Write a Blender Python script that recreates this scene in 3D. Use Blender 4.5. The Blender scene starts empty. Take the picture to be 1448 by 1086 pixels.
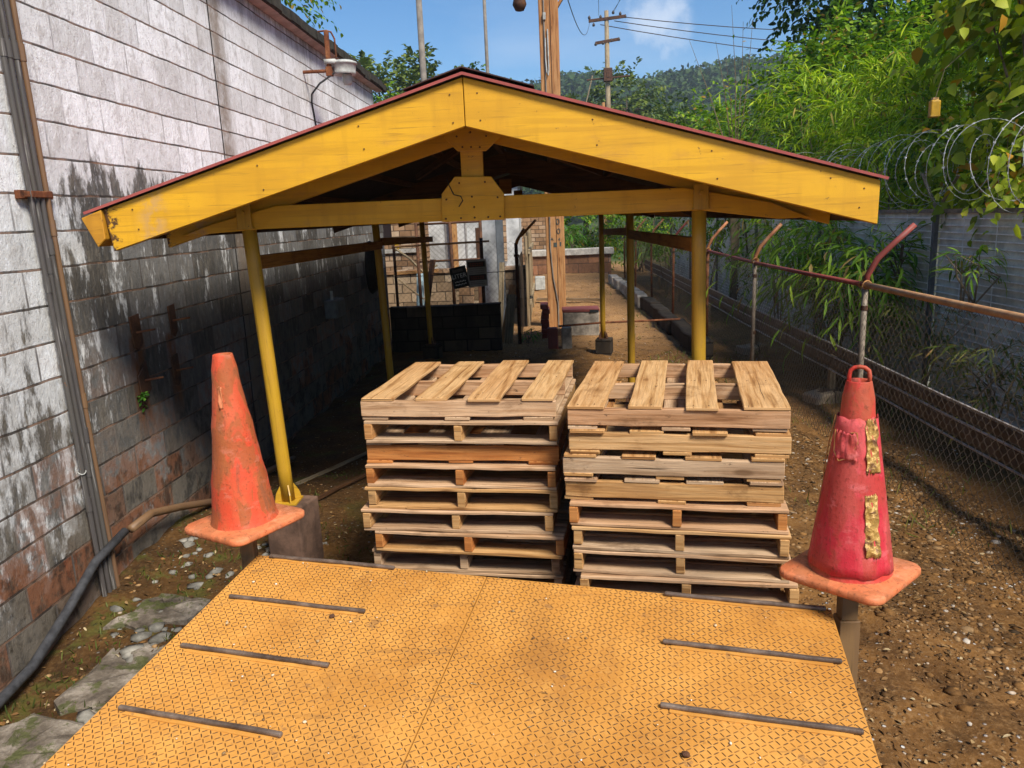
import bpy, math, random
import numpy as np
from mathutils import Vector, Matrix
random.seed(7); RS = np.random.RandomState(11)
S = bpy.context.scene; COL = S.collection
R_ = math.radians
# ------------------------------------------------------------------ scene tagging helpers
def tag(o, label=None, cat=None, group=None, kind=None):
    if label: o['label'] = label
    if cat: o['category'] = cat
    if group: o['group'] = group
    if kind: o['kind'] = kind
    return o
def thing(name, label, cat, loc=(0, 0, 0), rz=0.0, group=None):
    o = bpy.data.objects.new(name, None); COL.objects.link(o)
    o.empty_display_size = .1
    o.location = loc; o.rotation_euler = (0, 0, rz)
    return tag(o, label, cat, group)
class MB:
    """collects shapes, builds them as one mesh with uv (u along the grain)"""
    def __init__(s): s.v = []; s.f = []; s.uv = []; s.mi = []
    def add(s, verts, faces, uvs=None, mi=0):
        b = len(s.v); s.v += [tuple(v) for v in verts]
        for k, f in enumerate(faces):
            s.f.append([b+i for i in f]); s.mi.append(mi)
            s.uv.append(uvs[k] if uvs else [(verts[i][0]+verts[i][2]*.3, verts[i][1]+verts[i][2]) for i in f])
    def box(s, c, size, rot=None, mi=0, seg=1, wob=0.0, taper=None, off=None):
        """box with its grain along the longest side; seg splits the length, wob warps it"""
        sz = list(size); ax = sz.index(max(sz)); o1, o2 = [(1, 2), (0, 2), (0, 1)][ax]
        off = off if off is not None else (random.uniform(-40, 40), random.uniform(-40, 40))
        V = []; L = sz[ax]; prof = [(-1, -1), (1, -1), (1, 1), (-1, 1)]
        for i in range(seg+1):
            t = i/seg-.5; w1 = random.uniform(-wob, wob); w2 = random.uniform(-wob, wob)
            for a, b in prof:
                p = [0, 0, 0]; p[ax] = t*L
                k = 1.0 if taper is None else 1+(taper-1)*(t+.5)
                p[o1] = a*sz[o1]/2*k + w1 + random.uniform(-wob, wob)*.35
                p[o2] = b*sz[o2]/2*k + w2 + random.uniform(-wob, wob)*.35
                V.append(p)
        F = []; U = []; per = [0, sz[o1], sz[o1]+sz[o2], 2*sz[o1]+sz[o2], 2*(sz[o1]+sz[o2])]
        for i in range(seg):
            for k in range(4):
                k2 = (k+1) % 4
                F.append([i*4+k, i*4+k2, (i+1)*4+k2, (i+1)*4+k])
                u0, u1 = L*i/seg, L*(i+1)/seg
                U.append([(u0+off[0], per[k]+off[1]), (u0+off[0], per[k+1]+off[1]), (u1+off[0], per[k+1]+off[1]), (u1+off[0], per[k]+off[1])])
        q = [(sz[o1]*.5*a*.3+off[0], sz[o2]*.5*b+off[1]) for a, b in prof]
        F.append([3, 2, 1, 0]); U.append([q[3], q[2], q[1], q[0]])
        n = seg*4; F.append([n, n+1, n+2, n+3]); U.append([q[0], q[1], q[2], q[3]])
        if ax == 1: F = [f[::-1] for f in F]; U = [u[::-1] for u in U]
        c = Vector(c); m = rot if rot is not None else Matrix.Identity(3)
        s.add([c + m @ Vector(p) for p in V], F, U, mi); return s
    def beam(s, a, b, w, h, mi=0, seg=1, wob=0.0, up=(0, 0, 1)):
        """box running from a to b, w wide and h high"""
        a = Vector(a); b = Vector(b); d = b-a; L = d.length; x = d.normalized()
        u = Vector(up); y = u.cross(x)
        if y.length < 1e-4: y = Vector((0, 1, 0)).cross(x)
        y.normalize(); z = x.cross(y)
        m = Matrix((x, y, z)).transposed()
        return s.box((a+b)/2, (L, w, h), m, mi, seg, wob)
    def tube(s, pts, r, n=8, mi=0, caps=True):
        pts = [Vector(p) for p in pts]; N = len(pts)
        rr = r if isinstance(r, (list, tuple)) else [r]*N
        V = []; ref = None; off = random.uniform(-30, 30); acc = 0; us = []
        for i, p in enumerate(pts):
            t = (pts[min(i+1, N-1)]-pts[max(i-1, 0)]).normalized()
            if ref is None:
                ref = Vector((0, 0, 1)) if abs(t.z) < .9 else Vector((1, 0, 0))
            a = (ref - t*ref.dot(t)).normalized(); ref = a; b = t.cross(a)
            for k in range(n):
                th = 2*math.pi*k/n; V.append(p + (a*math.cos(th)+b*math.sin(th))*rr[i])
            if i: acc += (p-pts[i-1]).length
            us.append(acc+off)
        F = []; U = []
        for i in range(N-1):
            for k in range(n):
                k2 = (k+1) % n; F.append([i*n+k, i*n+k2, (i+1)*n+k2, (i+1)*n+k])
                c0, c1 = 6.28*rr[i]*k/n, 6.28*rr[i]*(k+1)/n
                U.append([(us[i], c0), (us[i], c1), (us[i+1], c1), (us[i+1], c0)])
        if caps:
            F.append(list(range(n))[::-1]); F.append([(N-1)*n+k for k in range(n)])
            U.append([(off, 0)]*n); U.append([(off, 0)]*n)
        s.add(V, F, U, mi); return s
    def prism(s, poly, axis, lo, hi, mi=0):
        """extrude a 2-D outline along an axis ('x','y','z')"""
        n = len(poly)
        def P(p, t):
            return {'x': (t, p[0], p[1]), 'y': (p[0], t, p[1]), 'z': (p[0], p[1], t)}[axis]
        V = [P(p, lo) for p in poly]+[P(p, hi) for p in poly]
        F = [[i, (i+1) % n, n+(i+1) % n, n+i] for i in range(n)]+[list(range(n))[::-1], list(range(n, 2*n))]
        off = random.uniform(-30, 30)
        U = []
        for i in range(n):
            L = math.dist(poly[i], poly[(i+1) % n]); U.append([(off, 0), (off+L, 0), (off+L, hi-lo), (off, hi-lo)])
        U.append([(p[0]+off, p[1]) for p in poly][::-1]); U.append([(p[0]+off, p[1]) for p in poly])
        s.add(V, F, U, mi); return s
    def lathe(s, prof, n=24, c=(0, 0, 0), mi=0, sx=1, sy=1):
        V = []; F = []
        for r, z in prof:
            for k in range(n):
                t = 2*math.pi*k/n; V.append((c[0]+r*sx*math.cos(t), c[1]+r*sy*math.sin(t), c[2]+z))
        for i in range(len(prof)-1):
            for k in range(n):
                k2 = (k+1) % n; F.append([i*n+k, i*n+k2, (i+1)*n+k2, (i+1)*n+k])
        s.add(V, F, None, mi); return s
    def build(s, name, mats, parent=None, smooth=False, bevel=0, bseg=1):
        me = bpy.data.meshes.new(name); me.from_pydata([tuple(v) for v in s.v], [], s.f)
        uvl = me.uv_layers.new(name='UVMap'); flat = [c for face in s.uv for uv in face for c in uv]
        uvl.data.foreach_set('uv', flat)
        mats = mats if isinstance(mats, (list, tuple)) else [mats]
        for m in mats: me.materials.append(m)
        me.polygons.foreach_set('material_index', s.mi)
        import bmesh
        bm = bmesh.new(); bm.from_mesh(me); bmesh.ops.recalc_face_normals(bm, faces=bm.faces); bm.to_mesh(me); bm.free()
        if smooth: me.polygons.foreach_set('use_smooth', [True]*len(me.polygons))
        me.update()
        o = bpy.data.objects.new(name, me); COL.objects.link(o)
        if parent: o.parent = parent
        if bevel:
            b = o.modifiers.new('bevel', 'BEVEL'); b.width = bevel; b.segments = bseg; b.limit_method = 'ANGLE'; b.angle_limit = R_(40)
        return o
# ------------------------------------------------------------------ materials
class G:
    def __init__(s, name):
        s.m = bpy.data.materials.new(name); s.m.use_nodes = True; s.t = s.m.node_tree; s.n = s.t.nodes
        s.n.clear(); s.o = s.n.new('ShaderNodeOutputMaterial'); s.b = s.n.new('ShaderNodeBsdfPrincipled')
        s.t.links.new(s.b.outputs[0], s.o.inputs[0]); s._tc = None; s._g = None
    def new(s, t, **k):
        x = s.n.new(t)
        for a, b in k.items(): setattr(x, a, b)
        return x
    def put(s, inp, val):
        if hasattr(val, 'is_output'): s.t.links.new(val, inp)
        else:
            if isinstance(val, (tuple, list)) and len(val) == 3 and inp.type == 'RGBA': val = (*val, 1)
            inp.default_value = val
    def tc(s, k):
        if not s._tc: s._tc = s.new('ShaderNodeTexCoord')
        return s._tc.outputs[k]
    def geo(s, k):
        if not s._g: s._g = s.new('ShaderNodeNewGeometry')
        return s._g.outputs[k]
    def uv(s): return s.tc('UV')
    def pos(s): return s.geo('Position')
    def isl(s): return s.geo('Random Per Island')
    def scl(s, v, k, add=(0, 0, 0)):
        x = s.new('ShaderNodeVectorMath', operation='MULTIPLY_ADD'); s.put(x.inputs[0], v); x.inputs[1].default_value = k; x.inputs[2].default_value = add; return x.outputs[0]
    def noise(s, v, scale=5, detail=4, rough=.6, dist=0, out=0):
        x = s.new('ShaderNodeTexNoise'); s.put(x.inputs['Vector'], v); x.inputs['Scale'].default_value = scale
        x.inputs['Detail'].default_value = detail; x.inputs['Roughness'].default_value = rough; x.inputs['Distortion'].default_value = dist
        return x.outputs[out]
    def vor(s, v, scale=5, feature='F1', out='Distance', rand=1):
        x = s.new('ShaderNodeTexVoronoi', feature=feature); s.put(x.inputs['Vector'], v); x.inputs['Scale'].default_value = scale
        x.inputs['Randomness'].default_value = rand; return x.outputs[out]
    def cr(s, f, stops, interp='LINEAR'):
        x = s.new('ShaderNodeValToRGB'); s.put(x.inputs[0], f); r = x.color_ramp; r.interpolation = interp
        while len(r.elements) < len(stops): r.elements.new(.5)
        for e, (p, c) in zip(r.elements, stops):
            e.position = p; e.color = (c, c, c, 1) if isinstance(c, (int, float)) else (*c, 1)
        return x.outputs[0]
    def mx(s, f, a, b, mode='MIX'):
        x = s.new('ShaderNodeMix', data_type='RGBA', blend_type=mode); s.put(x.inputs[0], f); s.put(x.inputs[6], a); s.put(x.inputs[7], b); return x.outputs[2]
    def ma(s, op, a, b=0.0, c=0.0, clamp=False):
        x = s.new('ShaderNodeMath', operation=op, use_clamp=clamp); s.put(x.inputs[0], a); s.put(x.inputs[1], b)
        if op == 'MULTIPLY_ADD': s.put(x.inputs[2], c)
        return x.outputs[0]
    def mr(s, v, a, b, c=0.0, d=1.0, smooth=True):
        x = s.new('ShaderNodeMapRange', interpolation_type='SMOOTHSTEP' if smooth else 'LINEAR'); s.put(x.inputs[0], v)
        for i, q in enumerate((a, b, c, d)): x.inputs[1+i].default_value = q
        return x.outputs[0]
    def sep(s, v):
        x = s.new('ShaderNodeSeparateXYZ'); s.put(x.inputs[0], v); return x.outputs
    def comb(s, x_, y_, z_=0.0):
        x = s.new('ShaderNodeCombineXYZ'); s.put(x.inputs[0], x_); s.put(x.inputs[1], y_); s.put(x.inputs[2], z_); return x.outputs[0]
    def bump(s, h, strength=.5, dist=.01, prev=None):
        x = s.new('ShaderNodeBump'); s.put(x.inputs['Height'], h); x.inputs['Strength'].default_value = strength; x.inputs['Distance'].default_value = dist
        if prev is not None: s.put(x.inputs['Normal'], prev)
        return x.outputs[0]
    def fin(s, col, rough=.7, nrm=None, metal=0.0, spec=.3, **k):
        s.put(s.b.inputs['Base Color'], col); s.put(s.b.inputs['Roughness'], rough); s.put(s.b.inputs['Metallic'], metal)
        s.b.inputs['Specular IOR Level'].default_value = spec
        if nrm is not None: s.put(s.b.inputs['Normal'], nrm)
        for a, b in k.items(): s.put(s.b.inputs[a.replace('_', ' ')], b)
        return s.m

def wood_mat(name, base, dark, pale, grime=.5, rough=.8, knots=True):
    g = G(name); uv = g.uv()
    wob = g.noise(g.scl(uv, (1.3, 5, 1)), 1.0, 3, .55, 0, 1)
    wuv = g.mx(1.0, uv, g.scl(wob, (.10, .045, 0)), 'ADD')
    ring = g.noise(g.scl(wuv, (1.5, 30, 1)), 1.0, 4, .55, .5)
    tone = g.noise(g.scl(uv, (.35, .06, 1)), 1.0, 2, .5)
    col = g.cr(ring, [(.30, dark), (.42, base), (.55, pale), (.70, base)])
    col = g.mx(g.ma('MULTIPLY', g.isl(), .7), col, g.mx(1.0, col, (.74, .62, .50), 'MULTIPLY'))
    col = g.mx(g.mr(tone, .45, .75, 0, .7), col, g.mx(1.0, col, (.80, .60, .46), 'MULTIPLY'))
    fine = g.noise(g.scl(uv, (5, 120, 1)), 1.0, 3, .7)
    col = g.mx(.6, col, g.cr(fine, [(.3, .45), (.6, 1.0)]), 'MULTIPLY')
    if knots:
        kn = g.vor(g.scl(wuv, (2.6, 8, 1)), 1.0)
        col = g.mx(g.mr(kn, .06, .15, .8, 0), col, (dark[0]*.45, dark[1]*.38, dark[2]*.3))
        halo = g.mr(kn, .12, .42, .35, 0); col = g.mx(halo, col, (dark[0]*.9, dark[1]*.75, dark[2]*.6))
    blot = g.noise(g.scl(uv, (3.2, 5, 1)), 1.0, 5, .7)
    col = g.mx(g.mr(blot, .52, .72, 0, grime*.9), col, (dark[0]*.5, dark[1]*.44, dark[2]*.38))
    col = g.mx(1.0, col, (1.14, 1.14, 1.14), 'MULTIPLY')
    spots = g.noise(g.scl(uv, (16, 28, 1)), 1.0, 4, .75)
    col = g.mx(g.mr(spots, .62, .70, 0, .75), col, (.06, .035, .02))
    crack = g.noise(g.scl(uv, (1.1, 50, 1)), 1.0, 2, .5, .4)
    col = g.mx(g.mr(crack, .68, .74, 0, .85), col, (.04, .024, .014))
    h = g.ma('ADD', g.ma('MULTIPLY', ring, .6), g.ma('MULTIPLY', fine, .6))
    return g.fin(col, rough, g.bump(h, .7, .004), spec=.2)
def paint_mat(name, base, wear=.5, rough=.45, rust=(.10, .035, .012), scale=1.0, worn=None):
    """weathered paint: streaks, scratches, rust and grime"""
    g = G(name); p = g.pos(); uv = g.uv()
    big = g.noise(p, 2.3*scale, 4, .6); streak = g.noise(g.scl(p, (13, 13, 1.6)), 1.0, 4, .6)
    col = g.mx(g.mr(big, .38, .68, 0, .5), base, tuple(c*k for c, k in zip(base, (.78, .70, .6))))
    col = g.mx(g.mr(streak, .5, .75, 0, .45*wear), col, tuple(c*k for c, k in zip(base, (.55, .5, .6))))
    scr = g.noise(g.scl(uv, (2.5, 70, 1)), 1.0, 3, .65)
    col = g.mx(g.mr(scr, .57, .68, 0, .8*wear), col, worn or tuple(c*.35 for c in base))
    brush = g.noise(g.scl(uv, (1.2, 22, 1)), 1.0, 4, .6, .8); col = g.mx(g.mr(brush, .4, .65, 0, .55), col, tuple(c*k for c, k in zip(base, (.72, .68, .8))))
    smear = g.noise(g.scl(p, (2.5, 2.5, 6)), 1.0, 5, .7); col = g.mx(g.mr(smear, .56, .70, 0, .5*wear), col, tuple(c*k+.03 for c, k in zip(base, (.6, .5, .7))))
    chip = g.noise(p, 26*scale, 5, .7)
    col = g.mx(g.mr(chip, .66, .70, 0, wear), col, rust)
    h = g.ma('ADD', g.ma('MULTIPLY', scr, .3), g.ma('MULTIPLY', chip, .5))
    return g.fin(col, g.mr(big, .3, .7, rough-.08, rough+.2), g.bump(h, .25, .003), spec=.4)
def plain(name, c, rough=.6, metal=0.0, var=.35, scale=9, bump=.2):
    g = G(name); p = g.pos(); n = g.noise(p, scale, 5, .65)
    col = g.mx(g.mr(n, .3, .7, 0, 1), tuple(x*(1-var) for x in c), tuple(x*(1+var*.6) for x in c))
    return g.fin(col, rough, g.bump(n, bump, .004), metal)
def leaf_mat(name, c1, c2, c3=None, dead=None, trans=.35, rough=.58):
    g = G(name); i = g.isl(); c3 = c3 or c2
    st = [(0, c1), (.5, c2), (.93, c3)]
    if dead: st += [(.955, dead)]
    col = g.cr(i, st)
    g.fin(col, rough, None, spec=.22)
    tr = g.new('ShaderNodeBsdfTranslucent'); g.put(tr.inputs[0], g.mx(1.0, col, (1.3, 1.5, .6), 'MULTIPLY'))
    ms = g.new('ShaderNodeMixShader'); ms.inputs[0].default_value = trans
    g.t.links.new(g.b.outputs[0], ms.inputs[1]); g.t.links.new(tr.outputs[0], ms.inputs[2]); g.t.links.new(ms.outputs[0], g.o.inputs[0])
    return g.m
def masonry_mat(name, bw, bh, cols, mortar, u='y', mould=0.0, rough=.9, mort=.012, dist=.0):
    g = G(name); s = g.sep(g.pos()); U = s[{'x': 0, 'y': 1}[u]]
    v = g.comb(U, s[2]); v = g.mx(1.0, v, g.scl(g.noise(g.pos(), 4, 3, .6, 0, 1), (dist*2, dist*2, 0), (-dist, -dist, 0)), 'ADD') if dist else v
    b = g.new('ShaderNodeTexBrick'); g.put(b.inputs['Vector'], v); b.inputs['Scale'].default_value = 1
    b.inputs['Brick Width'].default_value = bw; b.inputs['Row Height'].default_value = bh; b.inputs['Mortar Size'].default_value = mort; b.inputs['Mortar Smooth'].default_value = .3
    b.inputs['Color1'].default_value = (0, 0, 0, 1); b.inputs['Color2'].default_value = (1, 1, 1, 1); b.inputs['Mortar'].default_value = (.5, .5, .5, 1)
    n = g.noise(g.pos(), 7, 6, .7); f = g.ma('ADD', g.ma('MULTIPLY', b.outputs[0], .6), g.ma('MULTIPLY', n, .5))
    k = len(cols)-1
    col = g.cr(f, [(.15+.75*i/k, c) for i, c in enumerate(cols)])
    col = g.mx(b.outputs[1], col, mortar)
    if mould:
        mn = g.noise(g.scl(g.pos(), (3, 3, 1.2)), 1.0, 6, .7); col = g.mx(g.mr(mn, .42, .62, 0, mould), col, (.015, .013, .011))
    h = g.ma('ADD', g.ma('MULTIPLY', b.outputs[1], -1.0), g.ma('MULTIPLY', n, .5))
    return g.fin(col, rough, g.bump(h, .7, .012), spec=.15)

# whitewashed block wall: dirty limewash over concrete blocks, black mould band, rust-red bare blocks low down
def wall_material():
    g = G('whitewashed_blocks'); p = g.pos(); s = g.sep(p); Y, Z = s[1], s[2]
    jit = g.noise(p, 3.2, 3, .6)
    zz = g.ma('ADD', Z, g.ma('MULTIPLY', g.ma('SUBTRACT', jit, .5), .022))
    b = g.new('ShaderNodeTexBrick'); g.put(b.inputs['Vector'], g.comb(g.ma('ADD', Y, 20.0), g.ma('ADD', zz, 1.975))); b.inputs['Scale'].default_value = 1
    b.inputs['Brick Width'].default_value = .40; b.inputs['Row Height'].default_value = .2; b.inputs['Mortar Size'].default_value = .0085; b.inputs['Mortar Smooth'].default_value = .25
    b.inputs['Color1'].default_value = (0, 0, 0, 1); b.inputs['Color2'].default_value = (1, 1, 1, 1); b.inputs['Mortar'].default_value = (.5, .5, .5, 1)
    brk = b.outputs[0]; mor = b.outputs[1]
    # bed joints alone (dark, rust stained lines)
    fr = g.ma('FRACT', g.ma('DIVIDE', g.ma('ADD', zz, 1.975), .2)); bed = g.ma('GREATER_THAN', g.ma('ABSOLUTE', g.ma('SUBTRACT', fr, .5)), .472)
    fine = g.noise(p, 46, 5, .75); mid = g.noise(p, 6.5, 6, .7); big = g.noise(p, 1.3, 4, .6)
    streak = g.noise(g.scl(p, (9, 9, .8)), 1.0, 6, .7)
    white = g.mx(brk, (.58, .57, .55), (.80, .80, .79))
    white = g.mx(g.mr(streak, .48, .70, 0, .5), white, (.42, .40, .375))
    scab = g.noise(g.scl(p, (1, 1.6, 1)), 15, 6, .72, .5); white = g.mx(g.mr(scab, .52, .60, 0, .5), white, (.44, .42, .39)); white = g.mx(g.mr(scab, .36, .44, .55, 0), white, (.82, .83, .85))
    white = g.mx(g.mr(mid, .52, .66, 0, .55), white, (.43, .40, .37))
    white = g.mx(g.mr(fine, .60, .67, 0, .8), white, (.13, .11, .095))
    bare = g.mx(g.mr(brk, .5, .52), (.15, .115, .085), (.22, .068, .03))
    bare = g.mx(g.mr(fine, .4, .7, 0, .7), bare, (.05, .035, .025))
    lowm = g.mr(Z, .35, 1.35, 1.0, 0.0)
    peel = g.ma('ADD', g.ma('MULTIPLY', g.noise(p, 2.6, 5, .65), .8), g.ma('MULTIPLY_ADD', lowm, .30, g.ma('MULTIPLY', brk, .10)))
    col = g.mx(g.mr(peel, .71, .76), white, bare)
    # mould: band under and around the shed roof, blotchy, running down in streaks
    band = g.ma('MULTIPLY', g.mr(Z, 2.95, 2.40, 0, 1), g.mr(Y, 4.1, 4.75, .42, 1))  # mould also painted into the lit strip to blend the roof's shadow edge
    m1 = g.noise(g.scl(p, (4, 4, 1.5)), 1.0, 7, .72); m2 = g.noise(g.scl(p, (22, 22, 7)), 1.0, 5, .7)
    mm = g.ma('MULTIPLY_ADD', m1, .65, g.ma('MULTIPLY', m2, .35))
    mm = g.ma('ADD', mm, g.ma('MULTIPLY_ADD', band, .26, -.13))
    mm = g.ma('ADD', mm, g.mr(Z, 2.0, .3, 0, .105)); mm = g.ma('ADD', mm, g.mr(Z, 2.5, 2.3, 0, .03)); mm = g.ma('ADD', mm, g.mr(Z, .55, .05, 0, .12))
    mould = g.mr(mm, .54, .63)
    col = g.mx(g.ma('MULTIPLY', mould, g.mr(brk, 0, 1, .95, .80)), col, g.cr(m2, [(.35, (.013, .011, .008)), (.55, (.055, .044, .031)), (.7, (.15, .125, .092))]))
    lowgr = g.ma('MULTIPLY', g.mr(Z, 1.9, .3, 0, 1), g.mr(mid, .40, .56)); col = g.mx(g.ma('MULTIPLY', lowgr, .75), col, g.mx(g.mr(brk, .35, .75), (.17, .145, .115), (.24, .10, .05)))
    # light grime everywhere
    col = g.mx(g.mr(big, .42, .68, 0, .35), col, g.mx(1.0, col, (.62, .58, .53), 'MULTIPLY'))
    # rust runs below the brackets
    for y0, y1, z0, z1 in ((4.93, 5.09, .75, 1.5), (5.40, 5.53, .8, 1.45)):
        wv = g.ma('ADD', Y, g.ma('MULTIPLY', g.ma('SUBTRACT', m1, .5), .25))
        k = g.ma('MULTIPLY', g.mr(wv, y0-.03, y0+.03), g.mr(wv, y1-.03, y1+.03, 1, 0)); k = g.ma('MULTIPLY', k, g.ma('MULTIPLY', g.mr(Z, z0, z0+.3), g.mr(Z, z1, z1+.05, 1, 0)))
        col = g.mx(g.ma('MULTIPLY', k, g.mr(m2, .3, .65, .25, .95)), col, (.16, .055, .015))
    # brown run of water at the construction joint
    wv = g.ma('ADD', Y, g.ma('MULTIPLY', g.ma('SUBTRACT', streak, .5), .22))
    k = g.ma('MULTIPLY', g.mr(wv, 6.86, 6.92), g.mr(wv, 7.04, 7.22, 1, 0))
    col = g.mx(g.ma('MULTIPLY', k, g.mr(mid, .3, .6, .35, .8)), col, (.20, .15, .105))
    jl = g.ma('MULTIPLY', g.mr(Y, 6.852, 6.858), g.mr(Y, 6.878, 6.886, 1, 0)); col = g.mx(jl, col, (.03, .025, .02))
    # streaky darker tone towards the top of the wall
    col = g.mx(g.ma('MULTIPLY', g.mr(Z, 4.0, 4.3), g.mr(streak, .35, .6, .1, .7)), col, (.16, .13, .10))
    jc = g.mx(g.mr(g.noise(p, 5, 3, .6), .4, .62), (.035, .026, .02), (.21, .12, .075))
    vert = g.ma('SUBTRACT', mor, bed, 0, True)
    col = g.mx(g.ma('MULTIPLY', bed, .92), col, jc)
    col = g.mx(g.ma('MULTIPLY', vert, g.ma('MULTIPLY', g.mr(g.noise(p, 2.2, 2, .5), .42, .6, .0, .6), g.mr(Z, 2.0, 2.8, 1.5, .7))), col, (.10, .085, .075))
    h = g.ma('ADD', g.ma('MULTIPLY', bed, -1.3), g.ma('ADD', g.ma('MULTIPLY', mor, -.15), g.ma('ADD', g.ma('MULTIPLY', fine, .35), g.ma('ADD', g.ma('MULTIPLY', mid, .55), g.ma('MULTIPLY', scab, .7)))))
    return g.fin(col, .85, g.bump(h, .8, .012), spec=.2)

def ground_material():
    g = G('gravelly_soil'); p = g.pos(); s = g.sep(p); X, Y = s[0], s[1]
    big = g.noise(p, .55, 5, .6); mid = g.noise(p, 3.5, 6, .7); fine = g.noise(p, 38, 6, .75); grav = g.vor(p, 30, out='Distance'); gc = g.vor(p, 30, out='Color')
    soil = g.cr(mid, [(.3, (.045, .022, .007)), (.52, (.145, .066, .017)), (.75, (.25, .118, .030))])
    soil = g.mx(g.mr(fine, .45, .72, 0, .7), soil, (.31, .175, .07))
    soil = g.mx(g.mr(fine, .28, .42, .8, 0), soil, (.02, .014, .008))
    stone = g.mx(g.sep(gc)[0], (.05, .032, .016), (.36, .23, .11))
    stone = g.mx(g.mr(g.sep(gc)[1], .86, .9), stone, (.62, .60, .56))
    gm = g.ma('MULTIPLY', g.mr(grav, .16, .34, 1, 0), g.mr(g.noise(p, 1.7, 4, .65), .42, .6, .0, .9))
    col = g.mx(gm, soil, stone)
    # pale gravel strip by the right fence and the bright yard beyond the shed
    yard = g.mr(Y, 11.5, 14.5); col = g.mx(g.ma('MULTIPLY', yard, .75), col, g.cr(fine, [(.3, (.13, .062, .022)), (.5, (.34, .18, .07)), (.72, (.52, .34, .17))]))
    # soil darkened towards the left wall, with patches of moss
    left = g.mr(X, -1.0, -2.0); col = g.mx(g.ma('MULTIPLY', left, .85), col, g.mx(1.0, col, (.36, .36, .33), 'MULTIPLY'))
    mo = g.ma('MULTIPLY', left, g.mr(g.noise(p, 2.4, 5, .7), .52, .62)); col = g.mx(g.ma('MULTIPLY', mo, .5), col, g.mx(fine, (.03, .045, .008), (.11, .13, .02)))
    damp = g.mr(g.noise(p, .9, 4, .6), .5, .66, 0, .5); col = g.mx(damp, col, g.mx(1.0, col, (.5, .46, .42), 'MULTIPLY'))
    green = g.ma('MULTIPLY', g.mr(X, 3.4, 4.6), g.mr(mid, .35, .6, .5, 1)); col = g.mx(green, col, (.022, .030, .008))  # dark green bank: shade between the bushes put into the ground colour
    far = g.mr(Y, 34, 40); col = g.mx(far, col, g.mx(mid, (.03, .05, .012), (.07, .10, .02)))
    h = g.ma('ADD', g.ma('MULTIPLY', fine, .5), g.ma('ADD', g.ma('MULTIPLY', gm, .8), g.ma('MULTIPLY', mid, .6)))
    return g.fin(col, .92, g.bump(h, .9, .02), spec=.2)

def ramp_material():
    g = G('ochre_deck_paint'); p = g.pos()
    big = g.noise(p, 1.6, 5, .62); mid = g.noise(p, 7, 5, .7); fine = g.noise(p, 60, 5, .75)
    col = g.mx(g.mr(big, .35, .68), (.56, .258, .050), (.43, .18, .030))
    col = g.mx(g.mr(mid, .5, .72, 0, .5), col, (.60, .30, .065))
    dirt = g.ma('MULTIPLY_ADD', big, .5, g.ma('MULTIPLY', g.noise(p, 3.1, 6, .7), .5))
    col = g.mx(g.mr(dirt, .54, .66, 0, .42), col, (.23, .10, .025))
    trk = g.noise(g.scl(p, (5, .7, 1)), 1.0, 5, .65); col = g.mx(g.mr(trk, .52, .72, 0, .35), col, (.30, .13, .030)); scf = g.noise(g.scl(p, (3, 26, 1)), 1.0, 5, .7); col = g.mx(g.mr(scf, .60, .70, 0, .5), col, (.20, .095, .03))
    wr = g.noise(p, 12, 6, .75); col = g.mx(g.mr(wr, .60, .66, 0, .5), col, (.155, .085, .045))
    col = g.mx(g.mr(fine, .56, .72, 0, .35), col, (.58, .36, .13))
    col = g.mx(g.mr(g.noise(p, 21, 6, .75), .63, .70, 0, .65), col, (.10, .045, .016))
    return g.fin(col, g.mr(mid, .3, .7, .5, .75), g.bump(g.ma('ADD', fine, mid), .25, .002), spec=.3)
def dash_material():
    g = G('worn_tread_steel'); p = g.pos(); n = g.noise(p, 4.2, 5, .65); i = g.isl()
    k = g.ma('ADD', g.mr(n, .30, .55, .25, 1), g.ma('MULTIPLY_ADD', i, .5, -.2), 0, True)
    col = g.mx(k, (.40, .17, .03), (.085, .042, .018))
    return g.fin(col, .75, None, spec=.15)
def cone_material(name, base, fade, dirt, dk=.5):
    g = G(name); p = g.tc('Object'); n = g.noise(g.scl(p, (1, 1, .45)), 8, 5, .65); n2 = g.noise(g.scl(p, (1, 1, .45)), 11, 5, .6, .9); f = g.noise(p, 55, 5, .7)
    col = g.mx(g.mr(n, .38, .66), base, fade)
    col = g.mx(g.mr(n2, .46, .53, 0, dk), col, dirt)
    scf = g.noise(g.scl(p, (22, 22, 5)), 1.0, 5, .7, .5); col = g.mx(g.mr(scf, .56, .66, 0, .5), col, tuple(c*.6+.02 for c in dirt)); pal = g.noise(g.scl(p, (9, 9, 16)), 1.0, 5, .7); col = g.mx(g.mr(pal, .56, .68, 0, .4), col, tuple(min(1, c*1.0+.08) for c in fade))
    col = g.mx(g.mr(f, .54, .68, 0, .6), col, tuple(c*.4 for c in dirt))
    return g.fin(col, g.mr(scf, .3, .7, .45, .75), g.bump(g.ma('ADD', f, g.ma('ADD', scf, n)), .55, .004), spec=.3)
def rust_mat(name, a=(.16, .05, .018), b=(.05, .022, .012), c=(.30, .13, .05), rough=.8, metal=.1):
    g = G(name); p = g.pos(); n = g.noise(p, 9, 6, .7); f = g.noise(p, 60, 4, .7)
    col = g.cr(n, [(.3, b), (.5, a), (.7, c)]); col = g.mx(g.mr(f, .5, .7, 0, .5), col, tuple(x*.4 for x in a))
    return g.fin(col, rough, g.bump(g.ma('ADD', n, f), .35, .003), metal)

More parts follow.
